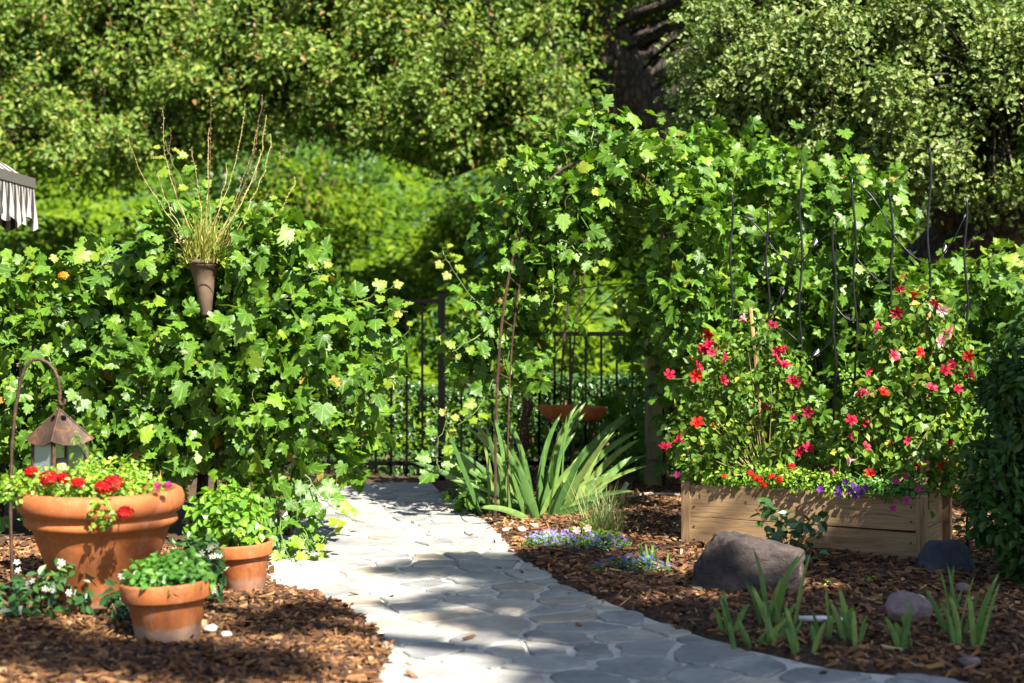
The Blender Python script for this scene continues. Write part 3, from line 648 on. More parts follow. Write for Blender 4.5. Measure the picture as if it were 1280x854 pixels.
# ------------------------------------------------------------------ grapevines
def grape_vine(label, base, ells, n, trunks, shoots, size=(.040, .122), nind=300, tendrils=20, canes=50):
    t = thing('grape_vine', base, label, 'grapevine', 'grapevines'); base = np.asarray(base)
    P, N = cloud(ells, n, .5, .55); R = orient(N, .6, .28, .15, .68, .9); S = size[0]+(size[1]-size[0])*rng.beta(1.6, 1.5, n)
    R = R*np.stack([rng.uniform(.78, 1.1, n), np.ones(n), rng.uniform(-1.2, 3.2, n)], 1)[:, None, :]     # each blade cups or curls by its own amount
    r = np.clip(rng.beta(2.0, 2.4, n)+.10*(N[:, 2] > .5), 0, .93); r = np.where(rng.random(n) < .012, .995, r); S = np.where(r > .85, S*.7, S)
    wv = np.sin(P[:, 0]*11+1.3*np.sin(P[:, 2]*7))*np.sin(P[:, 2]*10+P[:, 1]*5+.8)+.5*np.sin(P[:, 0]*23-P[:, 2]*19); P = P+N*(.085*wv+rng.normal(0, .035, n))[:, None]
    far_ = rng.random(n) < .08; P = P+np.where(far_[:, None], N*rng.uniform(.04, .16, n)[:, None], 0)
    kp = (wv > -.55) | (rng.random(n) < .18); kp &= P[:, 2] > .03; P, N, R, S, r = P[kp], N[kp], R[kp], S[kp], r[kp]; n = len(P)
    qx, qy = 640+P[:, 0]/P[:, 1]*F, HZ-(P[:, 2]-H)/P[:, 1]*F; kp = ~((np.abs(qx-259) < 17) & (qy > 318) & (qy < 392) & (P[:, 1] < 7.5)); P, N, R, S, r = P[kp], N[kp], R[kp], S[kp], r[kp]; n = len(P)   # the cone planter pushes the leaves apart
    # leaves of the runners
    mb = MB(); PS, RS, SS, rs = [], [], [], []
    for pts in shoots:
        pts = np.asarray(pts); kk = len(pts); mb.tube(pts, .0042, .0018, 5)
        seg = np.linalg.norm(np.diff(pts, axis=0), axis=1).sum(); m = max(5, int(seg/.050))
        for i in range(m):
            f = (i+.5)/m; p = np.array([np.interp(f*(kk-1), np.arange(kk), pts[:, a]) for a in range(3)]); sgn = 1 if i % 2 else -1
            tg = unit(np.array([np.interp(min(1, f+.1)*(kk-1), np.arange(kk), pts[:, a]) for a in range(3)])-p+1e-6); side = unit(np.cross(tg, [0, -.6, .6]))*sgn
            pet = p+side*.035; mb.tube([p, pet], .0018, .0012, 4)
            PS.append(pet); RS.append((np.array([0, -.75, .5])+SUN*.4+rng.normal(0, .35, 3), side*.8+np.array([0, 0, -.5])+tg*.2)); SS.append((.115-.075*f)*rng.uniform(.8, 1.15)); rs.append(min(1, .15+.75*f+rng.normal(0, .08)))
    if PS:
        Rn = frames(np.array([a for a, _ in RS]), np.array([b for _, b in RS])); PS = np.array(PS)
        leaves(t, [GRAPE, GRAPE_B], PS, Rn, np.array(SS), np.clip(rs, 0, .99), 'grape_shoot', len(PS), True, 'shoot_foliage') if False else None
        for i in range(len(PS)):
            q = int(max(0, min(9, rs[i]*10))); key = ('s', i % 2, q)
            if key not in LEAF_CACHE:
                V, T = (GRAPE, GRAPE_B)[i % 2]; LEAF_CACHE[key] = tri_mesh('leaf', V, T, np.full(len(V), (q+.5)/10), True, 'grape_shoot' if q > 4 else 'grape', V)
            l = obj('leaf', LEAF_CACHE[key], t); M = np.eye(4); M[:3, :3] = Rn[i]*SS[i]; M[:3, 3] = PS[i]-base; l.matrix_basis = Matrix(M.tolist())
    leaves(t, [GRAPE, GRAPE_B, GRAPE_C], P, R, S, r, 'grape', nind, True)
    # canes through the mass, tendrils at its edge
    idx = rng.choice(n, canes, False)
    src = np.concatenate([np.asarray(q[0])[len(q[0])//2:] for q in trunks])
    for i in idx:
        q = src[rng.integers(len(src))]; mb.tube(bezier(q, (q+P[i])/2+[0, 0, .15], P[i], 7), .006, .002, 5)
    mb.build('cane', 'stem_green', t)
    tm = MB(); front = np.where(N[:, 1] < -.2)[0]
    for i in rng.choice(front, tendrils, False):
        a = P[i]; d = unit(np.array([rng.normal(), -.5, rng.normal(.2, .6)])); L = rng.uniform(.06, .16); u = np.linspace(0, 1, 9)[:, None]
        tm.tube(a+d*L*u+np.concatenate([np.sin(u*7)*.018*u, np.zeros_like(u), np.cos(u*7)*.018*u], 1), .0016, .0009, 4)
    tm.build('tendril', 'stem_straw', t)['kind'] = 'stuff'
    for pts, r0, r1 in trunks: MB().tube(pts, r0, r1, 8).build('trunk', 'vine_bark', t, True)
    return t
# beside the pots, left of the path
bv = np.array([-1.75, 8.0, 0.0])
LV = [ell(60, 460, 7.9, 125, 125, .50), ell(-120, 470, 7.9, 140, 140, .5), ell(200, 450, 7.8, 130, 125, .5), ell(320, 430, 7.7, 105, 115, .48), ell(300, 335, 7.7, 75, 60, .33), ell(415, 430, 7.6, 68, 62, .34), ell(390, 500, 7.5, 70, 75, .30),
      ell(330, 545, 7.45, 60, 75, .25), ell(200, 530, 7.7, 115, 90, .42), ell(80, 550, 7.8, 110, 90, .4), ell(235, 345, 7.7, 70, 50, .28), ell(60, 365, 7.8, 95, 42, .33), ell(140, 365, 7.8, 70, 45, .3), ell(440, 560, 7.5, 22, 30, .15), ell(355, 345, 7.7, 45, 45, .25), ell(200, 318, 7.45, 40, 46, .2), ell(312, 308, 7.45, 46, 52, .22), ell(268, 292, 7.65, 44, 30, .16), ell(345, 325, 7.5, 36, 40, .2), ell(256, 450, 7.4, 75, 55, .2), ell(258, 298, 7.7, 40, 26, .14)]
def runner(*pp): 
    pts = np.array([at(*p) for p in pp]); k = len(pts); t_ = np.linspace(0, k-1, 4*k); return np.stack([np.interp(t_, np.arange(k), pts[:, a]) for a in range(3)], 1)+rng.normal(0, .006, (4*k, 3))
grape_vine('wide billowing grapevine behind the terracotta pots beside the path', bv, LV, 8200,
    [(wob(bv, (-1.7, 8, 1.1), 9, .03), .035, .02), (wob((-2.9, 8.05, 0), (-2.8, 8, 1.0), 9, .03), .03, .02), (wob((-1.25, 7.9, 0), (-1.1, 7.8, .9), 9, .03), .028, .016)],
    [runner((352, 600, 7.3), (362, 660, 7.2), (385, 700, 7.1), (410, 722, 7.0), (447, 735, 6.95)), runner((375, 585, 7.3), (398, 620, 7.2), (420, 640, 7.1), (442, 652, 7.0)), runner((365, 610, 7.25), (372, 650, 7.2), (392, 690, 7.1), (412, 665, 7.0)),
     runner((345, 620, 7.2), (352, 680, 7.1), (372, 720, 7.0)), runner((262, 300, 7.5), (235, 245, 7.45), (215, 200, 7.4), (208, 178, 7.4)), runner((250, 290, 7.5), (262, 250, 7.45), (230, 215, 7.45)),
     runner((455, 400, 7.5), (490, 385, 7.45), (510, 392, 7.4)), runner((450, 440, 7.5), (485, 440, 7.45), (515, 410, 7.4)), runner((445, 470, 7.5), (475, 470, 7.45), (492, 462, 7.4)), runner((300, 300, 7.5), (325, 270, 7.5), (335, 250, 7.5)),
     runner((440, 380, 7.5), (470, 366, 7.5), (492, 360, 7.4)), runner((380, 350, 7.5), (402, 335, 7.5)), runner((20, 345, 7.5), (40, 322, 7.5)), runner((120, 340, 7.5), (140, 318, 7.5))])
# over the arch in the iris bed
bc = at(658, 617, 9.8); bc[2] = 0
CV = [ell(705, 235, 8.6, 72, 56, .32), ell(650, 262, 8.6, 42, 45, .26), ell(665, 330, 8.6, 42, 60, .24), ell(622, 400, 8.7, 34, 62, .2), ell(592, 440, 8.8, 26, 42, .16), ell(655, 420, 8.7, 25, 60, .18), ell(770, 225, 8.6, 65, 45, .32), ell(720, 290, 8.6, 45, 42, .26), ell(750, 180, 8.6, 35, 35, .2),
      ell(840, 215, 8.6, 50, 40, .3), ell(880, 290, 8.4, 46, 60, .24), ell(872, 380, 8.4, 44, 60, .22), ell(872, 465, 8.45, 34, 55, .2)]
grape_vine('tall grapevine climbing the arch trellis above the iris clump', bc, CV, 3000, [(wob(bc, at(655, 380, 9.0), 12, .018), .036, .026), (wob(at(655, 380, 9.0), at(690, 220, 8.7), 8, .02), .026, .012)],
    [runner((640, 420, 8.6), (590, 370, 8.5), (560, 330, 8.4), (552, 310, 8.4)), runner((700, 300, 8.4), (735, 320, 8.3), (752, 335, 8.3)), runner((740, 180, 8.4), (742, 150, 8.4), (735, 128, 8.4)), runner((620, 470, 8.6), (598, 510, 8.5), (575, 530, 8.4)),
     runner((640, 230, 8.5), (618, 205, 8.4)), runner((600, 420, 8.5), (565, 440, 8.4)), runner((690, 310, 8.4), (692, 350, 8.35), (690, 385, 8.3)), runner((548, 590, 8.6), (545, 560, 8.6), (560, 520, 8.6))], tendrils=26, canes=26)
br_ = at(1010, 590, 9.2); br_[2] = 0
RV = [ell(900, 230, 9.0, 80, 60, .4), ell(980, 260, 9.0, 95, 75, .42), ell(1060, 265, 8.9, 60, 62, .35), ell(940, 340, 9.0, 90, 80, .4), ell(1030, 350, 9.0, 90, 90, .4), ell(930, 430, 9.1, 95, 90, .38), ell(1030, 450, 9.1, 90, 90, .38), ell(1120, 400, 8.9, 80, 85, .38), ell(1200, 380, 8.8, 85, 55, .38),
      ell(1290, 370, 8.7, 90, 60, .4), ell(1180, 470, 8.8, 95, 80, .35), ell(835, 425, 9.6, 50, 65, .3), ell(810, 520, 10.3, 45, 75, .2), ell(895, 540, 9.4, 55, 60, .28), ell(1010, 540, 9.2, 80, 55, .28), ell(1290, 480, 8.6, 90, 80, .35), ell(870, 190, 9.0, 40, 35, .25), ell(845, 370, 9.4, 50, 45, .25)]
grape_vine('dense grapevine wall with unripe grapes behind the cedar planter', br_, RV, 7400, [(wob(br_, at(1010, 400, 9.0), 12, .025), .034, .022), (wob(at(1030, 590, 9.1)*[1, 1, 0], at(1020, 420, 8.9), 10, .02), .02, .012), (wob(at(830, 600, 10)*[1, 1, 0], at(850, 400, 9.4), 10, .02), .02, .012)],
    [runner((850, 440, 8.9), (810, 405, 8.8), (785, 385, 8.7), (770, 375, 8.7)), runner((860, 200, 8.7), (838, 178, 8.6)), runner((1060, 220, 8.6), (1078, 195, 8.5)), runner((1220, 350, 8.4), (1245, 318, 8.3), (1262, 300, 8.3)), runner((880, 450, 8.7), (850, 440, 8.6), (828, 452, 8.6)), runner((1250, 360, 8.3), (1290, 330, 8.3))], tendrils=26, canes=60)
# bunches of unripe grapes
ico = bmesh.new(); bmesh.ops.create_icosphere(ico, subdivisions=1, radius=1); ico.verts.ensure_lookup_table()
IV = np.array([v.co[:] for v in ico.verts]); IT = np.array([[v.index for v in f.verts] for f in ico.faces]); ico.free()
for px, py, d in [(1058, 478, 8.45), (1120, 458, 8.4), (872, 300, 8.5)]:
    c = at(px, py, d); mb = MB()
    for i in range(46):
        f = rng.random(); rr = .045*(1-f*.75); a = rng.uniform(0, 6.28); mb.add(IV*.010*rng.uniform(.8, 1.1)+c+[math.cos(a)*rr, math.sin(a)*rr, -f*.16+.08], IT, rng.random())
    mb.tube([c+[0, 0, .08], c+[0, .05, .16], c+[0, .35, .22]], .002, .002, 4); o = mb.build('grape_bunch', 'filler', None, True, origin=c)
    tag(o, {1058: 'tight bunch of unripe green grapes between the two flowering mandevillas', 1120: 'small unripe grape bunch behind the mandevilla with the wooden stake', 872: 'little unripe grape bunch near the brown oak trunk'}[px], 'grapes', 'unripe grape bunches')
# ------------------------------------------------------------------ arch trellis of rusty rod
def arch():
    f0 = gd(619, 653); b0_ = gd(700, 611)
    t = thing('arch_trellis', f0, 'rusty metal arch trellis with ladder rungs in the iris bed', 'trellis')
    for k_, (foot, dx) in enumerate(((f0, 1.22), (b0_, 1.25))):
        s_ = np.linspace(0, 1, 40); a = np.pi*s_
        xx = foot[0]+dx*(s_+.0); xx = foot[0]+dx*.5*(1-np.cos(a)**1*np.abs(np.cos(a))**(-.15)); zz = 2.15*np.sin(a)**.62
        p = np.stack([xx, np.full(40, foot[1]), zz], 1); q = p.copy(); q[:, 0] = foot[0]+dx*.5-(foot[0]+dx*.5-p[:, 0])*.88; q[:, 2] *= .96; q[:, 1] += .02
        MB().tube(p, .0085, .0085, 6).build('rod', 'rusty_iron', t); MB().tube(q, .0055, .0055, 6).build('rod', 'rusty_iron', t)
        for i in range(3, 37, 1):
            if i % 2: MB().tube([p[i], q[i]], .0035, .0035, 5).build('rung', 'rusty_iron', t)
    for z in (.75, 1.4): MB().tube([(f0[0]+.03, f0[1], z), (b0_[0]+.03, b0_[1], z)], .004, .004, 5).build('tie_rod', 'rusty_iron', t)
arch()
# weathered post holding the right-hand vine
pp = gd(817, 613); t = thing('wooden_post', pp, 'weathered greenish wooden post under the dark side of the vine', 'post')
MB().box(pp+[0, 0, .55], (.105, .105, 1.10), rotz(.12)).build('shaft', 'old_post', t); MB().box(pp+[0, 0, 1.115], (.125, .125, .03), rotz(.12)).build('cap', 'old_post', t)
MB().tube([pp+[.08*math.cos(a), .08*math.sin(a), .22] for a in np.linspace(0, 6.28, 14)], .006, .006, 5).build('tie', 'grey_plastic', t)
# ------------------------------------------------------------------ birdbath
bb = np.array([(716-640)/F*9.7, 9.7, 0]); t = thing('birdbath', bb, 'shallow terracotta birdbath dish on a thin iron stand behind the irises', 'birdbath')
zt = H-(508-HZ)/F*9.7; tl = rotx(-.02)@roty(.02)
MB().lathe(bb+[0, 0, zt], [(0, -.088), (.185, -.088), (.197, -.066), (.222, -.052), (.236, -.006), (.240, 0), (.228, 0), (.205, -.045), (.10, -.06), (0, -.062)], 44, tl).build('dish', 'terracotta', t, True)
MB().tube([bb+[.19*math.cos(a), .19*math.sin(a), zt-.094] for a in np.linspace(0, 2*np.pi, 24)], .007, .007, 6).build('ring', 'rusty_iron', t)
for a in (.5, 2.6, 4.7): MB().tube(bezier(bb+[.19*math.cos(a), .19*math.sin(a), zt-.094], bb+[.11*math.cos(a), .11*math.sin(a), zt*.5], bb+[.2*math.cos(a), .2*math.sin(a), 0], 8), .008, .008, 6).build('leg', 'rusty_iron', t)
# ------------------------------------------------------------------ blades: irises, sedge
def blade_mesh(mb, base, az, L, Wd, lean, bend, r, twist=0.0, seg=8, fanwise=False):
    s = np.linspace(0, 1, seg); d = np.array([math.cos(az), math.sin(az), 0]); side = np.array([-d[1], d[0], 0])
    ang = lean+bend*s**2; dx = np.concatenate([[0], np.cumsum(np.sin((ang[1:]+ang[:-1])/2))*L/(seg-1)]); dz = np.concatenate([[0], np.cumsum(np.cos((ang[1:]+ang[:-1])/2))*L/(seg-1)])
    c = base+dx[:, None]*d+dz[:, None]*np.array([0, 0, 1]); wd = Wd*np.minimum(1, .55+s*2.2)*np.sqrt(np.clip(1-s**2.6, 0, 1))*.5
    sd = np.stack([side*math.cos(twist*k_)+d*math.sin(twist*k_) for k_ in s]); nrm = np.stack([np.cos(ang), np.zeros(seg), -np.sin(ang)], 1); nr = np.stack([d*math.cos(a)-np.array([0, 0, 1])*math.sin(a) for a in ang])
    if fanwise: sd, nr = unit(nr+sd*twist*.5), sd      # sword leaves lie flat in the plane of their fan
    l, m_, rr = c-sd*wd[:, None], c+nr*(wd*.30)[:, None], c+sd*wd[:, None]; V = np.concatenate([l, m_, rr]); T = []
    for i in range(seg-1):
        for o_ in (0, seg): a, b = o_+i, o_+seg+i; T += [(a, b, a+1), (b, b+1, a+1)]
    return mb.add(V, T, r)
def iris(label, base, n, L, Wd, spread, lean, fan_az=None, name='iris_plant', group=None, flat=None, part='leaf'):
    t = thing(name, base, label, 'iris', group); base = np.asarray(base, float)
    for i in range(n):
        az = rng.uniform(0, 2*np.pi) if fan_az is None else (fan_az+rng.normal(0, .5)+(math.pi if rng.random() < .5 else 0))
        off = np.array([rng.normal(0, spread), rng.normal(0, spread*.6), 0]); le = abs(rng.normal(lean, lean*.6))
        if flat is not None and off[0]*math.cos(az) < 0: az = math.pi-az
        mb = MB(); blade_mesh(mb, base+off, az, L*rng.uniform(.55, 1.1), Wd*rng.uniform(.7, 1.2), le, rng.uniform(.0, .55)*(1 if le < .6 else 1.5), rng.random(), rng.normal(0, .5), 8, name != 'spiky_plant'); mb.build(part, 'iris_blade', t, True)
    return t
ib = gd(675, 650); big = iris('large clump of broad sword-shaped iris leaves at the foot of the arch', ib+[0, .1, .01], 40, .62, .046, .17, .42, None, 'iris_clump', None, 1)
for px, py, az, L, le, wd in [(690, 645, .05, .72, .72, .055), (685, 645, .15, .78, .60, .05), (660, 640, 3.0, .62, .55, .04), (640, 640, 3.1, .55, .85, .035), (672, 640, .2, .66, .38, .055), (650, 640, 2.9, .60, .25, .04), (700, 650, .0, .6, .95, .035), (655, 645, 3.3, .5, 1.05, .03), (700, 640, .1, .70, .55, .06), (672, 640, .3, .60, .16, .05), (664, 642, 2.8, .58, .18, .045), (678, 646, .2, .52, .30, .05), (668, 648, 3.0, .46, .36, .045), (682, 640, .1, .66, .20, .05), (660, 646, 3.1, .40, .5, .04), (676, 650, .0, .40, .5, .04), (710, 645, .2, .62, .70, .055), (680, 640, .1, .7, .28, .06), (630, 640, 3.0, .6, .7, .05), (625, 645, 3.2, .62, .95, .045), (645, 640, 2.8, .66, .42, .05), (690, 650, -.4, .38, 1.25, .045), (665, 655, -2.6, .36, 1.2, .045)]:
    mb = MB(); blade_mesh(mb, gd(px, py)+[0, .05, .01], az, L*1.06, wd*.85, le-.08, .55, rng.random(), .2, 10, True); mb.build('leaf', 'iris_blade', big, True)
# rounded low leaves at the iris foot
hk = gd(592, 641); t = thing('hollyhock_plant', hk, 'low plant with rounded soft leaves beside the iris clump', 'plant')
P, N = cloud([(hk+[0, 0, .10], np.array([.17, .14, .13])), (hk+[-.02, .25, .18], np.array([.12, .1, .16]))], 70, .6, .4); leaves(t, [GRAPE_B], P, orient(N, .5, .3, .5, .4, .4), rng.uniform(.06, .11, 70), rng.random(70)*.7, 'grape', 40, True)
st = MB(); [st.tube(bezier(hk, (hk+p)/2+[0, 0, .04], p, 5), .003, .002, 4) for p in P[::2]]; st.build('stem', 'stem_green', t)
yi = [((912, 800), 5, .20), ((935, 812), 6, .22), ((962, 790), 7, .34), ((970, 812), 6, .26), ((1005, 822), 7, .20), ((1045, 812), 7, .22), ((1068, 818), 5, .18), ((1138, 822), 6, .22), ((1190, 805), 6, .30), ((1216, 815), 7, .34)]
ylab = ['young iris shoot with a few short leaves at the path edge', 'young iris fan next to the shortest one by the path', 'tallest young iris fan in front of the big boulder', 'young iris leaning beside the tallest fan', 'short young iris with dry leaves before the white pipe', 'young iris fan beside the end of the white pipe', 'small stubby iris fan past the white pipe', 'lone young iris before the pinkish stone', 'bluish young iris in the shade by the leafy dark shrub', 'larger shaded iris under the leafy dark shrub']
for (p, n_, L), lb in zip(yi, ylab): 
    q = gd(*p); q[2] = gz(q[0], q[1])-.01; iris(lb, q, int(n_*1.1), L*.92, .020, .026, .20, 0.0, 'young_iris', 'young irises by the path')
# sedge tuft
sg = gd(752, 676); t = thing('ornamental_grass', sg, 'fine grey green tuft of ornamental grass by the irises', 'grass'); mb = MB()
for i in range(260): blade_mesh(mb, sg+[rng.normal(0, .05), rng.normal(0, .04), 0], rng.uniform(0, 6.28), rng.uniform(.16, .38), .004, abs(rng.normal(.3, .22)), rng.uniform(.1, .9), rng.random(), 0, 5)
o = mb.build('foliage', 'sedge', t); o['kind'] = 'stuff'
# ------------------------------------------------------------------ small flowers
def disc_flower(n=5, cup=.25, wd=.42):
    V, T = [(0, 0, 0)], []
    for i in range(n):
        a = i*2*math.pi/n
        for (r_, da, z) in ((.55, -wd, cup*.5), (1.0, -wd*.55, cup), (1.06, 0, cup*.8), (1.0, wd*.55, cup), (.55, wd, cup*.5)): V.append((r_*math.cos(a+da), r_*math.sin(a+da), z))
        k_ = 1+5*i; T += [(0, k_, k_+1), (0, k_+1, k_+2), (0, k_+2, k_+3), (0, k_+3, k_+4)]
    return np.array(V), np.array(T)
FLO = disc_flower(); CAL = disc_flower(5, .35, .62)
def trumpet():
    V, T = disc_flower(5, .14, .60); V = V.copy(); V[0] = (0, 0, -.35); n0 = len(V); sides = 6; W = []
    for z, r_ in ((.02, .30), (-.45, .17), (-1.05, .07)): W += [(r_*math.cos(i*6.283/sides), r_*math.sin(i*6.283/sides), z) for i in range(sides)]
    T = list(map(tuple, T))
    for l_ in range(2):
        for i in range(sides): a, b = n0+l_*sides+i, n0+l_*sides+(i+1) % sides; T += [(a, a+sides, b), (b, a+sides, b+sides)]
    return np.concatenate([V, W]), np.array(T)
TRU = trumpet()
def to_dir(n, spin=0.0):
    n = unit(np.asarray(n, float)); u = unit(np.cross(n, [.3, .2, .93])); v = np.cross(n, u); return np.stack([u, v, n], 1)@rotz(spin)
FC = {}
def flower(parent, tm, key, mat, pos, nrm, size, name='flower'):
    q = random.randrange(4); k_ = (key, mat, q)
    if k_ not in FC: V, T = tm; FC[k_] = tri_mesh(name, V*(1+rng.normal(0, .05, V.shape)), T, np.clip((q+.5)/4+(np.hypot(V[:, 0], V[:, 1])-.7)*.4, 0, 1), False, mat)
    o = obj(name, FC[k_], parent); M = np.eye(4); M[:3, :3] = to_dir(nrm, random.uniform(0, 6))*size; M[:3, 3] = np.asarray(pos)-np.array(parent.location); o.matrix_basis = Matrix(M.tolist()); return o
def head(parent, pos, rad, mat, n=26, fs=.011, name='flower_head', stem_to=None):
    mb = MB(); pos = np.asarray(pos, float)
    for i in range(n):
        u = unit(rng.normal(size=3)+np.array([0, -.25, .55])); V, T = FLO; mb.add((V*fs*rng.uniform(.8, 1.2))@to_dir(u, rng.uniform(0, 6)).T+pos+u*rad*np.array([1, 1, .7])*rng.uniform(.75, 1.05), T, rng.random())
    return mb.build(name, mat, parent, origin=pos)
def loosen(P, N, f=9.0, cut=-.35):
    wv = np.sin(P[:, 0]*f*2+1.1*np.sin(P[:, 2]*f))*np.sin(P[:, 2]*f*1.8+P[:, 1]*f)+.5*np.sin(P[:, 0]*f*3.3-P[:, 2]*f*2.9); P = P+N*(.030*wv+rng.normal(0, .014, len(P)))[:, None]
    k_ = (wv > cut) | (rng.random(len(P)) < .2); return P[k_], N[k_]
def bushy(name, label, cat, base, ells, n, tm, size, mat, nind=0, group=None, sun=.45, up=.35, rnd=.55, hang=.4, stems=14, stem_mat='stem_green', smooth=False, sr=.003):
    t = thing(name, base, label, cat, group); P, N = cloud(ells, n, .45, .5)
    if name == 'mandevilla': P, N = loosen(P, N, 9.0, -.75); n = len(P)
    R = orient(N, .6, sun, up, rnd, hang); S = rng.uniform(*size, n)
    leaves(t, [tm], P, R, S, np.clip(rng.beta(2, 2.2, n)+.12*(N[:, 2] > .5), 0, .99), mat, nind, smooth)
    st = MB(); b = np.asarray(base, float)
    for i in rng.choice(n, min(stems, n), False): st.tube(bezier(b+rng.normal(0, .015, 3)*[1, 1, 0], (b+P[i])/2+[0, 0, .05], P[i], 6), sr, sr*.5, 5)
    st.build('stem', stem_mat, t); return t, P, N
# lobelia cushions and pinks along the path
for (px, py, rx, ry, n_, fm, lb) in [(690, 688, .16, .15, 190, 'lilac_petal', 'pale lilac lobelia cushion spilling towards the path'), (748, 692, .17, .12, 150, 'lilac_petal', 'pale lilac lobelia cushion around the pink blooms'), (790, 722, .20, .10, 90, 'blue_petal', 'blue lobelia in the shade next to the boulder')]:
    b = gd(px, py); t, P, N = bushy('lobelia', lb, 'flower', b, [(b+[0, 0, .02], np.array([rx, ry, .07]))], 520, OVAL, (.012, .028), 'mint' if fm == 'lilac_petal' else 'hedge_leaf', 0, 'lobelia cushions', stems=10, sr=.0015)
    U = P[(N[:, 2] > .1)][:n_]; mb = MB(); [mb.add((FLO[0]*rng.uniform(.006, .010))@to_dir(rng.normal(0, .5, 3)+[0, -.5, .8], 0).T+p+[0, -.004, .018], FLO[1], rng.random()) for p in U]; o = mb.build('blossom', fm, t); o['kind'] = 'stuff'
pk = gd(755, 690); t, P, N = bushy('dianthus', 'yellow green plant with pale pink open blooms amid the lilac lobelia', 'flower', pk, [(pk+[0, 0, .05], np.array([.11, .08, .06])), (pk+[-.09, .12, .07], np.array([.06, .05, .07]))], 200, NARROW, (.03, .055), 'filler', 40, stems=10, sr=.0015)
for px, py in [(721, 664), (735, 662), (740, 687), (752, 690), (766, 690), (776, 688), (737, 689)]: flower(t, CAL, 'cal', 'pale_pink_petal', at(px, py, 7.35), (rng.normal(0, .3), -.8, .6), .022)
spk = gd(817, 718); iris('dark spiky rosette with upright leaves behind the blue lobelia', spk, 12, .17, .018, .04, .2, None, 'spiky_plant')
# ------------------------------------------------------------------ cedar planter box
A = gd(862, 686); B = gd(1150, 711); ex = unit(B-A); ey = np.array([-ex[1], ex[0], 0]); Rb = np.stack([ex, ey, [0, 0, 1]], 1); LEN = np.linalg.norm(B-A); DEP, BH = .50, .345
box = thing('planter_box', A, 'rough cedar plank planter box filled with red flowers', 'planter')
def bpart(name, c, sz, tilt=0.0):
    m = MB().box((0, 0, 0), sz, None, .0012); V, T = m.V[0], m.T[0]; me = tri_mesh(name, V, T, None, False, 'cedar'); o = obj(name, me, box)
    M = np.eye(4); M[:3, :3] = Rb@rotx(0)@roty(tilt); M[:3, 3] = Rb@np.array(c); o.matrix_basis = Matrix(M.tolist())
    bv_ = o.modifiers.new('edge', 'BEVEL'); bv_.width = .003; bv_.segments = 1; return o
hb = BH/2
for yy, tg_ in ((0.0, 0), (DEP, 0)):
    bpart('plank', (LEN/2, yy, hb*.5), (LEN-.004, .032, hb-.005), .002); bpart('plank', (LEN/2, yy+.002, hb*1.5+.001), (LEN-.002, .032, hb-.004), -.008)
for xx in (.016, LEN-.016):
    for zz in (.5, 1.5):
        o = bpart('plank', (xx+(.0 if xx < .1 else .002), DEP/2, hb*zz), (DEP-.04, .030, hb-.005)); M = np.eye(4); M[:3, :3] = Rb@rotz(math.pi/2); M[:3, 3] = Rb@np.array((xx, DEP/2, hb*zz)); o.matrix_basis = Matrix(M.tolist())
for xx, yy in ((-.012, -.004), (LEN+.014, -.004), (-.012, DEP), (LEN+.014, DEP)):
    o = bpart('corner_post', (0, 0, 0), (BH+.012, .042, .048)); M = np.eye(4); M[:3, :3] = Rb@roty(math.pi/2); M[:3, 3] = Rb@np.array((xx, yy, BH/2+.004)); o.matrix_basis = Matrix(M.tolist())
for uu in (.035, LEN-.035):
    for zz in (.3, .7, 1.3, 1.7): MB().tube([A+Rb@np.array((uu, -.0165, hb*zz)), A+Rb@np.array((uu, -.019, hb*zz))], .0055, .0045, 8).build('screw', 'rusty_iron', box)
mb = MB(); mb.box(A+Rb@np.array((LEN/2, DEP/2, BH*.42)), (LEN-.06, DEP-.04, BH*.8), Rb); mb.build('soil', 'soil', box)
def inbox(u, v, z=BH-.06): return A+Rb@np.array((u*LEN, v*DEP, z))
# mandevillas
def mandevilla(label, base, ells, n, flowers, d0, stake_top, size):
    t, P, N = bushy('mandevilla', label, 'flower', base, ells, n, WIDE, size, 'mandevilla', 170, 'mandevillas in the planter', .35, .3, .68, .4, 46, 'stem_straw', sr=.0035)
    s0 = np.asarray(base, float); mb = MB(); mb.tube([s0+[.02, .03, -.05], stake_top], .011, .010, 6); mb.build('stake', 'stake_wood', t)
    st = MB()
    for (px, py, kind) in flowers:
        p = at(px, py, d0+rng.uniform(-.10, .05)); i = np.argmin(np.sum((P-p)**2, 1)); out_ = np.array([(p-s0)[0]*.8, -.65, .35])+rng.normal(0, .5, 3)
        flower(t, TRU, 'tru', {0: 'crimson_petal', 1: 'pink_white_petal', 2: 'verbena_petal'}[kind], p, out_, rng.uniform(.024, .037))
        st.tube(bezier(P[i], p-unit(out_)*.06, p-unit(out_)*.03, 4), .0022, .0018, 4)
    for i in rng.choice(len(P), 12, False):   # closed buds
        b_ = P[i]+N[i]*.02; V = IV*np.array([.006, .006, .026])+[0, 0, .02]; mb = MB(); mb.add(V@to_dir(N[i]+[0, -.3, .6]).T+b_, IT, rng.random()); mb.build('bud', 'verbena_petal', t, True, origin=b_)
    st.build('pedicel', 'stem_green', t)['kind'] = 'stuff'; return t
mb1 = inbox(.28, .5); d1 = float(mb1[1])
fl1 = [(928, 398, 1), (966, 406, 0), (886, 430, 0), (880, 436, 0), (890, 440, 0), (837, 468, 0), (874, 458, 0), (906, 447, 0), (905, 475, 0), (979, 436, 0), (974, 452, 0), (981, 455, 0), (990, 475, 0), (959, 507, 0), (992, 522, 0), (1010, 515, 0), (996, 478, 0), (832, 558, 0), (848, 548, 0), (872, 528, 2), (1011, 560, 0), (885, 418, 2), (972, 439, 0), (1000, 565, 0), (870, 470, 2)]
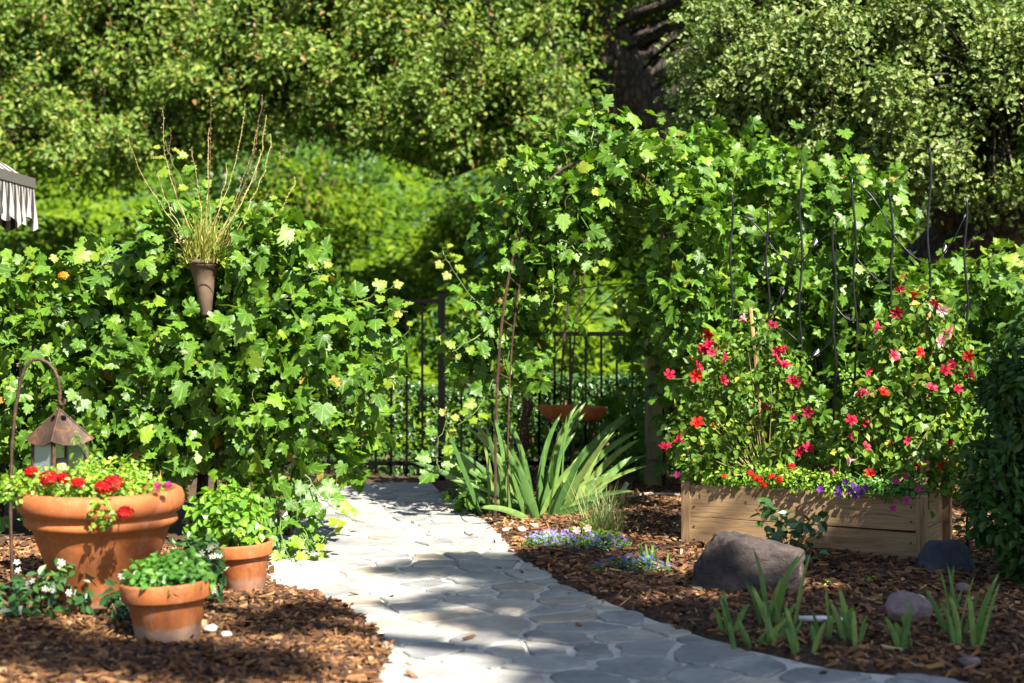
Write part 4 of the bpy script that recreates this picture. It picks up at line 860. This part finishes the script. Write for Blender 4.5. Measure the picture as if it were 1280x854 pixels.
mandevilla('conical mandevilla with small crimson trumpets at the end of the planter near the wooden post', mb1,
    [ell(938, 435, d1, 42, 55, .13), ell(930, 495, d1, 74, 55, .19), ell(930, 560, d1, 88, 45, .21), ell(872, 550, d1-.03, 36, 45, .13), ell(992, 545, d1, 38, 52, .15), ell(895, 470, d1, 40, 48, .13), ell(985, 470, d1, 22, 40, .08)], 2700, fl1, d1-.16, at(938, 385, d1), (.028, .052))
mb2 = inbox(.80, .5); d2 = float(mb2[1])
fl2 = [(1125, 362, 0), (1142, 367, 2), (1121, 391, 0), (1096, 409, 0), (1168, 379, 0), (1178, 388, 1), (1188, 415, 1), (1176, 426, 1), (1118, 444, 0), (1086, 465, 0), (1073, 493, 0), (1080, 490, 0), (1065, 525, 0), (1084, 530, 0), (1063, 545, 0), (1084, 558, 0), (1136, 551, 0), (1165, 484, 0), (1182, 463, 0), (1190, 455, 0), (1198, 486, 0), (1215, 468, 0), (1211, 445, 2), (1188, 553, 2), (1144, 580, 2), (1156, 582, 1), (1177, 582, 2), (1196, 594, 2), (1062, 576, 1), (1088, 592, 2), (1040, 588, 1), (1105, 490, 2), (1150, 440, 2)]
mandevilla('taller yellow green mandevilla with red and faded pink trumpets by the dark shrub', mb2,
    [ell(1140, 410, d2, 34, 50, .12), ell(1135, 480, d2, 58, 55, .17), ell(1140, 550, d2, 78, 50, .2), ell(1100, 520, d2-.05, 45, 60, .15), ell(1190, 470, d2-.05, 34, 45, .12), ell(1195, 560, d2-.05, 40, 50, .15), ell(1150, 600, d2-.22, 45, 28, .08), ell(1070, 560, d2, 38, 48, .14), ell(1175, 420, d2-.03, 34, 34, .1), ell(1105, 430, d2, 30, 40, .1)], 3100, fl2, d2-.2, at(1166, 370, d2), (.032, .060))
# low bedding along the planter's front edge
def bed(name, label, u0, u1, n, mat_, size, zc=.06, ht=.06, tm=OVAL, group='bedding plants in the planter', over=.0, nind=0):
    c = inbox((u0+u1)/2, .13, BH+zc-.02); hw = (u1-u0)/2*LEN; es = []
    for f in np.linspace(-1, 1, 4): es.append((c+ex*f*hw*.8+[0, 0, rng.uniform(-.01, .02)]-ey*(.03+over), np.array([hw*.45+.03, .09, ht])))
    return bushy(name, label, 'flower', inbox((u0+u1)/2, .13), es, n, tm, size, mat_, nind, group, stems=12, sr=.002)
t, P, N = bed('verbena', 'bright scarlet verbena heads on the planter edge next to the tighter vine', .20, .46, 560, 'filler', (.016, .034))
for px, py in [(938, 592), (950, 600), (975, 600), (955, 606), (945, 598), (990, 583), (965, 596)]: head(t, at(px, py, 6.98+(955-px)*.002), .016, 'verbena_petal', 22, .010)
t, P, N = bed('verbena', 'leafy red verbena spilling at the far planter corner', .0, .22, 420, 'filler', (.016, .034))
head(t, at(905, 596, 7.15), .012, 'verbena_petal', 14, .008); flower(t, CAL, 'cal', 'magenta_petal', at(847, 594, 7.3), (-.5, -.8, .4), .018)
t, P, N = bed('petunia', 'deep purple petunia trailing over the front plank', .46, .70, 620, 'filler', (.016, .032), over=.03)
for px, py in [(1058, 603), (1066, 607), (1062, 614), (1050, 613), (1076, 618), (1083, 610), (1047, 618), (1072, 612), (1068, 621), (1026, 612)]: flower(t, CAL, 'cal', 'purple_petal', at(px, py, 6.92-(px-1050)*.002), (rng.normal(0, .4), -.8, .4), .019)
t, P, N = bed('petunia', 'small magenta petunia at the planter corner by the slate rock', .74, .98, 520, 'mint', (.018, .036), over=.02)
for px, py in [(1117, 636), (1134, 626), (1120, 602), (1132, 596), (1150, 612)]: flower(t, CAL, 'cal', 'magenta_petal', at(px, py, 6.72), (rng.normal(0, .4), -.8, .4), .018)
# ------------------------------------------------------------------ wavy metal trellis behind the planter
tr_b = inbox(.5, .98, 0); wt = thing('metal_trellis', tr_b, 'dark wavy metal rod trellis with leaf ornaments standing in the planter', 'trellis')
rods = [(914, 238, 914), (958, 262, 966), (1001, 208, 1000), (1042, 275, 1046), (1066, 222, 1075), (1113, 240, 1120), (1161, 182, 1160), (1206, 246, 1212)]
def rodp(i, py):
    px0, top, px1 = rods[i]; f = (py-top)/(600-top); u = (px0-862)/(1150-862); d = float(inbox(u, .98)[1]); return at(px0+(px1-px0)*f, py, d)
for i, (px0, top, px1) in enumerate(rods):
    u = (px1-862)/(1150-862)*.98; tp = rodp(i, top); bt_ = np.array([tp[0]+(px1-px0)/F*7.3, tp[1], .05]); k_ = 46; s_ = np.linspace(0, 1, k_)
    p = tp*(1-s_[:, None])+bt_*s_[:, None]; p[:, 0] += .008*np.sin(s_*24+i); MB().tube(p, .0062, .0062, 7).build('rod', 'grey_iron', wt, True)
LEAFM = side2([(0, 0), (.2, .25), (.24, .5), (.16, .8), (0, 1)], .15, .1)
for (i, y0, j, y1, sag) in [(0, 268, 1, 300, -12), (1, 300, 2, 330, 12), (2, 330, 3, 290, -8), (3, 380, 4, 400, 10), (4, 228, 5, 290, -14), (5, 290, 6, 330, 10), (6, 330, 7, 268, 14), (0, 395, 2, 430, -18), (2, 450, 3, 420, 10), (5, 400, 6, 370, 8), (1, 400, 2, 300, 8), (4, 320, 5, 360, 8), (6, 430, 7, 380, 10)]:
    a, b = rodp(i, y0), rodp(j, y1); m_ = (a+b)/2+[0, -.02, -sag*.0065]; c_ = bezier(a, m_, b, 12); brn = MB().tube(c_, .004, .0035, 6).build('branch', 'grey_iron', wt, True)
    n_ = np.array([[.2, -1, .2]]); R1 = frames(n_, (c_[5]-c_[3])[None]+[[0, 0, .02]]); V, T = LEAFM; V2 = np.concatenate([V, V-[0, 0, .05]]); T2 = np.concatenate([T, T[:, ::-1]+len(V)])
    mb = MB(); mb.add((V2*.058)@R1[0].T+c_[4]+[0, -.004, 0], T2); mb.build('leaf_ornament', 'grey_iron', brn)
# ------------------------------------------------------------------ stones
def boulder(name, label, c, size, mat, planes, seed, rot=0.0, group=None, amp=.10):
    bm = bmesh.new(); bmesh.ops.create_icosphere(bm, subdivisions=4 if size[0] > .05 else 3, radius=1)
    for v in bm.verts:
        p = v.co.copy()*1.25
        for n, d in planes:
            n = Vector(n).normalized(); e = p.dot(n)-d
            if e > 0: p -= n*e*.96
        nz = noise.fractal(p*1.6+Vector((seed, seed*.7, 0)), .9, 2.1, 5)*amp+noise.fractal(Vector((p.x*5, p.y*5, p.z*14))+Vector((seed, 0, 0)), .8, 2, 3)*amp*.28
        v.co = p+v.co.normalized()*nz
    me = bpy.data.meshes.new(name); M = Matrix.Rotation(rot, 4, 'Z')@Matrix.Diagonal((*size, 1)); bm.transform(M)
    for f in bm.faces: f.smooth = True
    bm.to_mesh(me); bm.free(); me.materials.append(MATS[mat]); zmin = min(v.co.z for v in me.vertices)
    o = obj(name, me, None, Vector((c[0], c[1], gz(c[0], c[1])-zmin-.05*size[2]*2))); return tag(o, label, 'rock', group)
def hull_rock(name, label, c, pts, mat, seed, amp, rot=0.0, group=None):
    bm = bmesh.new(); [bm.verts.new(p) for p in pts]; h = bmesh.ops.convex_hull(bm, input=bm.verts[:]); bmesh.ops.delete(bm, geom=list({v for v in h['geom_interior'] if isinstance(v, bmesh.types.BMVert)}), context='VERTS')
    bmesh.ops.triangulate(bm, faces=bm.faces[:])
    for _ in range(4): bmesh.ops.subdivide_edges(bm, edges=[e for e in bm.edges if e.calc_length() > .018], cuts=1, use_grid_fill=True); bmesh.ops.triangulate(bm, faces=bm.faces[:])
    bmesh.ops.smooth_vert(bm, verts=bm.verts[:], factor=.5, use_axis_x=True, use_axis_y=True, use_axis_z=True); bm.normal_update()
    for v in bm.verts:
        p = v.co; q = Vector((p.x*2+p.z, p.y*2, p.z*9-p.x*3)); n_ = noise.fractal(p*6+Vector((seed, 0, 0)), .9, 2.1, 5)*amp+noise.fractal(q*3+Vector((0, seed, 0)), .8, 2.0, 4)*amp*.7; v.co = p+v.normal*n_
    bm.transform(Matrix.Rotation(rot, 4, 'Z'))
    me = bpy.data.meshes.new(name); bm.to_mesh(me); bm.free(); me.materials.append(MATS[mat]); me.polygons.foreach_set('use_smooth', np.ones(len(me.polygons), bool))
    return tag(obj(name, me, None, Vector((c[0], c[1], gz(c[0], c[1])-.02))), label, 'rock', group)
bo = gd(936, 738)
hull_rock('boulder', 'big wedge-shaped grey purple boulder with a flat sunlit top before the planter', bo, [(-.285, -.10, 0), (-.12, -.23, 0), (.20, -.20, 0), (.265, .02, 0), (.12, .25, 0), (-.2, .2, 0), (-.245, -.03, .10), (-.15, .0, .270), (-.09, -.13, .235), (.17, -.17, .185), (.238, -.05, .185), (.22, .14, .175), (-.02, .17, .225), (-.13, .12, .25), (.25, -.02, .03)], 'boulder_rock', 3.1, .020)
hull_rock('boulder', 'dark slate blue boulder at the planter corner under the dark shrub', gd(1180, 726), [(-.14, -.08, 0), (-.02, -.14, 0), (.14, -.08, 0), (.15, .08, 0), (-.1, .1, 0), (-.12, -.02, .10), (-.04, -.05, .145), (.06, -.02, .155), (.13, .04, .12), (-.05, .07, .14), (-.02, -.12, .07)], 'slate_rock', 8.4, .007)
boulder('small_stone', 'small pinkish stone lying among the young irises', gd(1138, 793), (.075, .06, .055), 'pink_rock', [((-.4, -.5, .7), .7), ((.4, -.3, 1), .7)], 5.5, .2)
peb = [((1150, 762), .022, 'pale pebble in the mulch beyond the pinkish stone'), ((1205, 752), .03, 'tan pebble in the mulch below the slate rock'), ((600, 700), .0, ''), ((282, 812), .02, 'pale chip of stone beside the small pot'), ((1215, 842), .03, 'grey pebble close to the path under the shaded irises'), ((262, 806), .024, 'pale flat stone touching the small pot foot'), ((652, 671), .024, 'white pebble at the iris foot by the path'), ((668, 667), .02, 'small white pebble in the iris bed'), ((632, 668), .018, 'tiny white pebble on the path edge by the trellis foot')]
for (p, s_, lb) in peb:
    if s_: boulder('pebble', lb, gd(*p), (s_, s_*.8, s_*.6), 'pink_rock' if s_ > .025 else 'mortar', [((.3, -.3, 1), .8)], p[0]*.01, p[0], 'pebbles in the beds')
# ------------------------------------------------------------------ pipes
a, b = gd(1000, 786), gd(1060, 790); a[2], b[2] = gz(a[0], a[1])+.022, gz(b[0], b[1])+.018
t = thing('plastic_pipe', a, 'short white plastic pipe lying between the young irises', 'pipe'); MB().tube([a, (a+b)/2+[0, 0, .004], b], .012, .012, 10).build('tube', 'white_plastic', t, True); MB().tube([b, b+unit(b-a)*.02], .0105, .0105, 10).build('end_cap', 'grey_plastic', t)
u = gd(777, 640); t = thing('standpipe', u, 'stubby pale metal standpipe rising from the mulch near the wooden post', 'pipe'); MB().tube([u, u+[.01, 0, .13], u+[.03, -.01, .17]], .016, .015, 10).build('tube', 'galvanised', t, True); MB().tube([u+[.03, -.01, .17], u+[.036, -.012, .185]], .018, .012, 10).build('nozzle', 'galvanised', t)
hp = [gd(785, 634), gd(810, 630), gd(840, 629), gd(868, 632), gd(880, 640)]; hp = np.array(hp); hp[:, 2] = [gz(q[0], q[1])+.012 for q in hp]; t_ = np.linspace(0, 4, 24); hp = np.stack([np.interp(t_, np.arange(5), hp[:, k_]) for k_ in range(3)], 1)
tag(MB().tube(hp, .010, .010, 8).build('drip_hose', 'galvanised', None, True, origin=hp[0]), 'grey drip hose lying on the mulch between post and planter', 'hose')
# ------------------------------------------------------------------ shrubs by the planter
cs = gd(985, 712); t, P, N = bushy('camellia_shrub', 'young shrub with glossy oval dark leaves behind the big boulder', 'shrub', cs, [ell(975, 655, cs[1]-.02, 28, 22, .09), ell(1000, 675, cs[1]-.02, 30, 26, .1), ell(958, 640, cs[1], 16, 12, .06), ell(1015, 695, cs[1]-.04, 18, 12, .06), ell(1018, 652, cs[1], 14, 10, .05)], 110, WIDE, (.040, .066), 'jasmine', 90, None, .3, .5, .55, -.2, 22, 'cane_brown', True, .003)
for px, py in [(1038, 745), (1092, 740)]:
    q = gd(px, py); bushy('seedling', {1038: 'bright green seedling sprouting between boulder and planter', 1092: 'small seedling alone in the mulch before the planter'}[px], 'seedling', q, [(q+[0, 0, .03], np.array([.03, .03, .04]))], 16, WIDE, (.02, .035), 'filler', 12, 'seedlings', stems=5, sr=.0015)
ns = gd(1275, 735); ns[1] += .1
NE = [ell(1285, 540, 6.3, 58, 90, .30), ell(1268, 635, 6.2, 52, 66, .26), ell(1350, 560, 6.3, 90, 150, .35), ell(1305, 450, 6.4, 60, 70, .25), ell(1240, 590, 6.2, 30, 42, .15), ell(1255, 480, 6.4, 26, 35, .14), ell(1325, 690, 6.2, 70, 60, .25), ell(1232, 655, 6.15, 26, 20, .1)]
bushy('nandina_shrub', 'dense dark shrub with narrow pointed leaves leaning over the planter end', 'shrub', ns, NE, 5600, OVAL, (.034, .066), 'dark_leaf', 200, None, .35, .3, .6, .7, 40, 'cane_brown', sr=.006)
# ------------------------------------------------------------------ terracotta pots, left
def pot(label, base, prof, mat, tilt=None, soil=None, group='terracotta pots'):
    t = thing('terracotta_pot', base, label, 'pot', group); tilt = np.eye(3) if tilt is None else tilt
    o = MB().lathe(base, prof, 56, tilt).build('body', mat, t, True); rs, zs = soil
    MB().lathe(base, [(0, zs+.01), (rs*.6, zs+.008), (rs, zs)], 24, tilt).build('soil', 'soil', t); return t
pl = gd(126, 778); pl[2] = gz(pl[0], pl[1])-.008; hL = .488
big_prof = [(0, 0), (.165, 0), (.172, .012), (.205, .13), (.215, .165), (.219, .172), (.262, .285), (.278, .335), (.300, .345), (.312, .358), (.310, .374), (.302, .382), (.306, .392), (.326, .402), (.338, .425), (.339, .452), (.330, .478), (.314, .488), (.296, .482), (.288, .455), (.276, .40), (.25, .30)]
big_prof = [(r_*.95, z_) for r_, z_ in big_prof]
pot('large terracotta pot with a double rolled rim, planted with red geraniums', pl, big_prof, 'terracotta', None, (.272, .44))
ps = gd(209, 816); ps[2] = gz(ps[0], ps[1])-.008; tS = roty(-.045)@rotx(-.02)
pot('small terracotta pot with a chalky white foot, full of mint', ps, [(0, 0), (.108, 0), (.112, .004), (.136, .150), (.137, .152), (.155, .153), (.158, .160), (.163, .212), (.160, .220), (.150, .220), (.146, .212), (.14, .17)], 'terracotta_bloom', tS, (.143, .195))
pmid = gd(304, 744); pmid[2] = gz(pmid[0], pmid[1])-.008; tM = roty(-.06)
pot('mid-sized terracotta pot of bushy basil standing near the path edge', pmid, [(0, 0), (.088, 0), (.092, .004), (.112, .150), (.113, .152), (.130, .153), (.132, .160), (.138, .205), (.135, .212), (.127, .212), (.124, .204), (.118, .17)], 'terracotta', tM, (.121, .188))
# geraniums
zb = pl+[0, 0, .44]
GE = [(zb+[-.12, -.05, .07], np.array([.20, .20, .075])), (zb+[.10, -.08, .07], np.array([.16, .17, .065])), (zb+[-.24, -.12, .06], np.array([.11, .12, .07])), (zb+[0, .1, .08], np.array([.2, .12, .08])), (zb+[.09, -.31, -.01], np.array([.055, .05, .06]))]
t, P, N = bushy('geranium', 'bright red geranium with tiny green leaves in the large pot', 'flower', zb, GE, 2100, WIDE, (.012, .026), 'filler', 120, stems=40, sr=.002)
st = MB()
for px, py, r_, d in [(60, 598, .034, 5.42), (140, 606, .042, 5.38), (96, 604, .022, 5.42), (155, 642, .030, 5.26), (38, 590, .022, 5.5), (128, 610, .030, 5.36), (78, 598, .022, 5.45)]:
    p = at(px, py, d); head(t, p, r_, 'red_petal', int(30+r_*700), .012); st.tube(bezier(zb+[(p-zb)[0]*.7, (p-zb)[1]*.6, 0], p-[0, 0, .08], p, 5), .002, .002, 4)
for px, py, d in [(145, 597, 5.5), (196, 608, 5.45), (209, 607, 5.45)]: head(t, at(px, py, d), .012, 'magenta_petal', 14, .010)
st.build('flower_stalk', 'stem_green', t)
sp_ = zb+[-.02, .12, 0]; bushy('salvia_sprig', 'thin leafy sprig rising beside the rusty lantern in the large pot', 'plant', sp_, [ell(118, 560, 5.85, 12, 40, .04), ell(95, 560, 5.85, 9, 25, .03)], 46, OVAL, (.022, .040), 'basil', 40, None, stems=14, sr=.0018)
zb = ps+[0, 0, .20]; bushy('mint_plant', 'dome of small green mint leaves in the small pot', 'herb', zb, [(zb+[0, 0, .035], np.array([.155, .15, .075])), (zb+[.05, 0, .07], np.array([.08, .09, .06]))], 900, WIDE, (.018, .036), 'mint', 160, stems=24, sr=.002)
zb = pmid+[-.03, 0, .19]; bushy('basil_plant', 'light green bushy basil rising from the mid-sized pot', 'herb', zb, [ell(288, 640, 6.3, 46, 34, .16), ell(302, 664, 6.25, 34, 16, .11), ell(262, 655, 6.35, 32, 34, .12)], 700, WIDE, (.028, .055), 'basil', 180, stems=24, sr=.0025)
# ivy-leaved trailer, jasmine
q = gd(345, 738); 
tj = [('glossy star jasmine with white flowers at the foot of the large pot', [ell(60, 748, 5.4, 50, 38, .14), ell(15, 760, 5.4, 50, 34, .14), ell(90, 728, 5.45, 24, 28, .08), ell(-60, 750, 5.4, 60, 50, .15)], gd(45, 790), 620, [(74, 706), (38, 734), (20, 712), (88, 742), (60, 738)], 5.25),
      ('star jasmine threading between the large and the small pot', [ell(150, 758, 5.35, 22, 30, .06), ell(130, 780, 5.35, 22, 12, .06)], gd(148, 798), 150, [(146, 720)], 5.3),
      ('star jasmine sprays behind the small pot by the basil', [ell(252, 700, 5.7, 26, 28, .09), ell(262, 728, 5.7, 14, 22, .06), ell(235, 690, 5.75, 22, 18, .07)], gd(256, 770), 280, [(268, 684), (258, 690), (270, 694), (262, 735)], 5.6)]
for lb, es, b_, n_, fl, d_ in tj:
    t, P, N = bushy('star_jasmine', lb, 'plant', b_, es, n_, OVAL, (.028, .055), 'jasmine', 110, 'star jasmine plants', .3, .35, .55, .4, 26, 'cane_brown', True, .0025)
    for px, py in fl:
        for _ in range(3): flower(t, FLO, 'flo', 'white_petal', at(px+rng.normal(0, 4), py+rng.normal(0, 3), d_), rng.normal(0, .4, 3)+[0, -.8, .5], .012)
# ------------------------------------------------------------------ lantern on a hook
dl = 6.15; hk = thing('shepherd_hook', (at(16, 600, dl)*[1, 1, 0]), 'rusty twisted shepherd hook rising behind the large pot', 'hook')
arc = [at(14, 782, dl)*[1, 1, 0], at(12, 640, dl), at(14, 560, dl), at(19, 510, dl), at(25, 478, dl), at(31, 460, dl), at(40, 450, dl), at(50, 449, dl), at(60, 454, dl), at(68, 463, dl), at(73, 475, dl), at(74.5, 490, dl), at(74, 502, dl), at(76, 507, dl), at(80, 505, dl), at(81, 499, dl)]
t_ = np.linspace(0, len(arc)-1, 90); arc = np.array(arc); hp = np.stack([np.interp(t_, np.arange(len(arc)), arc[:, k_]) for k_ in range(3)], 1)
MB().tube(hp, .0078*(1+.14*np.sin(np.arange(90)*2.2)), None, 7).build('rod', 'rusty_iron', hk, True)
ap = at(74, 513, dl); ln = thing('lantern', ap-[0, 0, .30], 'rusty candle lantern with a four-sided roof hanging from the hook', 'lantern')
cR = rotz(.86); hw = .102
ev = [ap+cR@np.array((sx*hw, sy*hw, -.125)) for sx, sy in ((-1, -1), (1, -1), (1, 1), (-1, 1))]
for i in range(4):
    a, b = ev[i], ev[(i+1) % 4]; m_ = (a+b)/2+[0, 0, -.022]; k1, k2 = a*.5+m_*.5-[0, 0, .006], b*.5+m_*.5-[0, 0, .006]; pts = [a, k1, m_, k2, b]; top = ap+[0, 0, .004]
    n_ = unit(np.cross(b-a, top-a))*.003; V = [top]+pts+[top-n_]+[p_-n_ for p_ in pts]; T = [(0, j, j+1) for j in range(1, 5)]+[(6, 6+j+1, 6+j) for j in range(1, 5)]+[(j, 6+j, j+1) for j in range(1, 5)]+[(j+1, 6+j, 6+j+1) for j in range(1, 5)]
    panel = MB().add(V, T).build('roof_panel', 'rusty_iron', ln)
    MB().tube([top, a], .0042, .0042, 6).build('roof_seam', 'rusty_iron', ln)
    for s_ in (.42, .58):
        c = top*(.72)+((a*(1-s_)+b*s_)*.28); u1, u2 = unit(b-a), unit((a+b)/2-top); ring_ = [c+(u1*math.cos(w_)*.008+u2*math.sin(w_)*.012)+unit(np.cross(b-a, top-a))*.004*(1 if np.dot(np.cross(b-a, top-a), (a+b)/2-ap) > 0 else -1) for w_ in np.linspace(0, 6.283, 11)[:-1]]
        MB().add([c+unit(np.cross(b-a, top-a))*.004*(1 if np.dot(np.cross(b-a, top-a), (a+b)/2-ap) > 0 else -1)]+ring_, [(0, j+1, (j+1) % 10+1) for j in range(10)]).build('vent_hole', 'black_iron', panel)
MB().tube([ap+[.017*math.cos(w_), 0, .014+.017*math.sin(w_)] for w_ in np.linspace(0, 6.283, 16)], .003, .003, 6).build('ring', 'rusty_iron', ln)
bx_ = .080
cs_ = [ap+cR@np.array((sx*bx_, sy*bx_, 0)) for sx, sy in ((-1, -1), (1, -1), (1, 1), (-1, 1))]
for i in range(4):
    MB().box(cs_[i]+[0, 0, -.215], (.014, .014, .19), cR).build('corner_bar', 'rusty_iron', ln); a, b = cs_[i], cs_[(i+1) % 4]; m_ = (a+b)/2
    if i != 0: MB().box(m_+[0, 0, -.215], (.142, .003, .165), cR@rotz(i*math.pi/2)).build('glass_pane', 'lantern_glass', ln)
MB().box(ap+[0, 0, -.306], (.19, .19, .012), cR).build('base_plate', 'rusty_iron', ln)
MB().lathe(ap+[0, 0, -.30], [(0, 0), (.03, 0), (.03, .09), (.0, .088)], 16).build('candle', 'candle_wax', ln, True)
# ------------------------------------------------------------------ cone pot with a flowering succulent, set in the vine
dc = 7.32; cb = at(258, 395, dc); ct = thing('cone_planter', cb*[1, 1, 0], 'narrow brown cone planter nestled in the top of the vine', 'planter'); zt = H+(HZ-325)/F*dc; hC = zt-cb[2]
MB().lathe(cb, [(0, 0), (.020, 0), (.026, .01), (.052, hC*.6), (.074, hC-.02), (.080, hC-.018), (.080, hC), (.070, hC), (.06, hC-.04)], 28, roty(-.05)).build('body', 'cone_clay', ct, True)
MB().tube([cb*[1, 1, 0]+[0, .22, 0], cb+[0, .2, -.1], cb+[0, .1, .1], cb+[0, .07, hC-.03]], .008, .008, 8).build('stake', 'rusty_iron', ct)
MB().tube([cb+[.078*math.cos(a), .078*math.sin(a), hC-.03] for a in np.linspace(0, 6.283, 20)], .004, .004, 5).build('ring', 'rusty_iron', ct)
sb = np.array([cb[0]-.005, dc, zt]); sc = thing('succulent', sb, 'spiky yellow green succulent sending up tall dry flower stalks from the cone planter', 'plant')
mb = MB()
for i in range(260): blade_mesh(mb, sb+[rng.normal(0, .045), rng.normal(0, .045), -.02], rng.uniform(0, 6.28), rng.uniform(.12, .30), .007, abs(rng.normal(.5, .35)), rng.uniform(-.2, .5), rng.random(), 0, 5)
o = mb.build('foliage', 'succulent', sc); o['kind'] = 'stuff'
for px, py, mx in [(161, 172, 172), (205, 135, 200), (215, 160, 205), (265, 112, 262), (240, 185, 245), (308, 130, 300), (330, 120, 322), (332, 145, 326), (322, 160, 312), (355, 180, 345), (370, 222, 355), (285, 205, 280), (326, 190, 318), (340, 170, 335), (262, 160, 268), (192, 195, 195)]:
    tip = at(px, py, dc+rng.uniform(-.15, .15)); mid = at(mx, (py+330)/2, dc)+rng.normal(0, .02, 3); p = bezier(sb+rng.normal(0, .03, 3)*[1, 1, 0], mid, tip, 14); p[1:] += rng.normal(0, .004, (13, 3)); mb = MB(); mb.tube(p, .0026, .0014, 5)
    for f in np.linspace(.45, 1, 22):
        c = np.array([np.interp(f*13, np.arange(14), p[:, k_]) for k_ in range(3)]); mb.add(IV*.0036*rng.uniform(.6, 1.3)+c+rng.normal(0, .004, 3), IT, rng.random())
    mb.build('flower_stalk', 'stem_straw' if rng.random() < .75 else 'cane_brown', sc)
tag(head(None, at(80, 345, 7.3), .022, 'orange_petal', 22, .014, 'trumpet_flower'), 'single orange blossom tucked in the top of the vine', 'flower')
# ------------------------------------------------------------------ striped parasol, mostly outside the picture
cx, cy, hs, zr, za = -4.21, 7.75, 1.20, 2.07, 3.2
um = thing('parasol', (cx, cy, 0), 'grey and white striped square parasol with a fringed valance', 'parasol'); cn = [np.array((cx+sx*hs, cy+sy*hs, zr)) for sx, sy in ((1, 1), (1, -1), (-1, -1), (-1, 1))]; apx = np.array((cx, cy, za))
for i in range(4):
    a, b = cn[i], cn[(i+1) % 4]; nU, nV = 40, 8; V, R_, T = [], [], []
    for v in range(nV+1):
        f = v/nV
        for u in range(nU+1):
            e = a+(b-a)*u/nU; p = apx*(1-f)+e*f; p = p-[0, 0, .14*math.sin(f*math.pi)*(.6+.4*math.sin(math.pi*u/nU))]; V.append(p); R_.append(((u/nU-.5)*f*hs*2)/.11+50)
    for v in range(nV):
        for u in range(nU): q = v*(nU+1)+u; T += [(q, q+1, q+nU+1), (q+1, q+nU+2, q+nU+1)]
    MB().add(V, T, np.array(R_)).build('canopy', 'striped_canvas', um, True)
    nrm_ = unit(np.cross(b-a, [0, 0, 1.]))*(1 if np.dot(np.cross(b-a, [0, 0, 1.]), (a+b)/2-apx) > 0 else -1); Rm = np.stack([unit(b-a), nrm_, [0, 0, 1]], 1)
    MB().box((a+b)/2+nrm_*.008-[0, 0, .012], (hs*2+.02, .012, .062), Rm).build('band', 'taupe_band', um)
    nU, nV = 300, 6; V, R_, T = [], [], []
    for v in range(nV+1):
        for u in range(nU+1):
            x = u/nU; f = v/nV; e = a+(b-a)*x; drop = .235+.028*math.sin(x*95)+.02*math.sin(x*41+2); V.append(e+nrm_*(.008+f*.016*math.sin(x*150+2*f)+.01*f)-[0, 0, .042+f*drop]+unit(b-a)*.02*f*math.sin(x*33)); R_.append(x*hs*2/.052)
    for v in range(nV):
        for u in range(nU): q = v*(nU+1)+u; T += [(q, q+1, q+nU+1), (q+1, q+nU+2, q+nU+1)]
    MB().add(V, T, np.array(R_)).build('valance', 'striped_canvas', um, True)
    MB().tube([apx-[0, 0, .03], (apx+a)/2-[0, 0, .15], a-[0, 0, .02]], .011, .011, 6).build('rib', 'grey_iron', um)
MB().tube([(cx, cy, 0), (cx, cy, za+.06)], .024, .024, 12).build('pole', 'stake_wood', um, True)
MB().lathe((cx, cy, 0), [(0, 0), (.28, 0), (.28, .05), (.06, .09), (.035, .25), (0, .25)], 28).build('base', 'grey_iron', um, True)
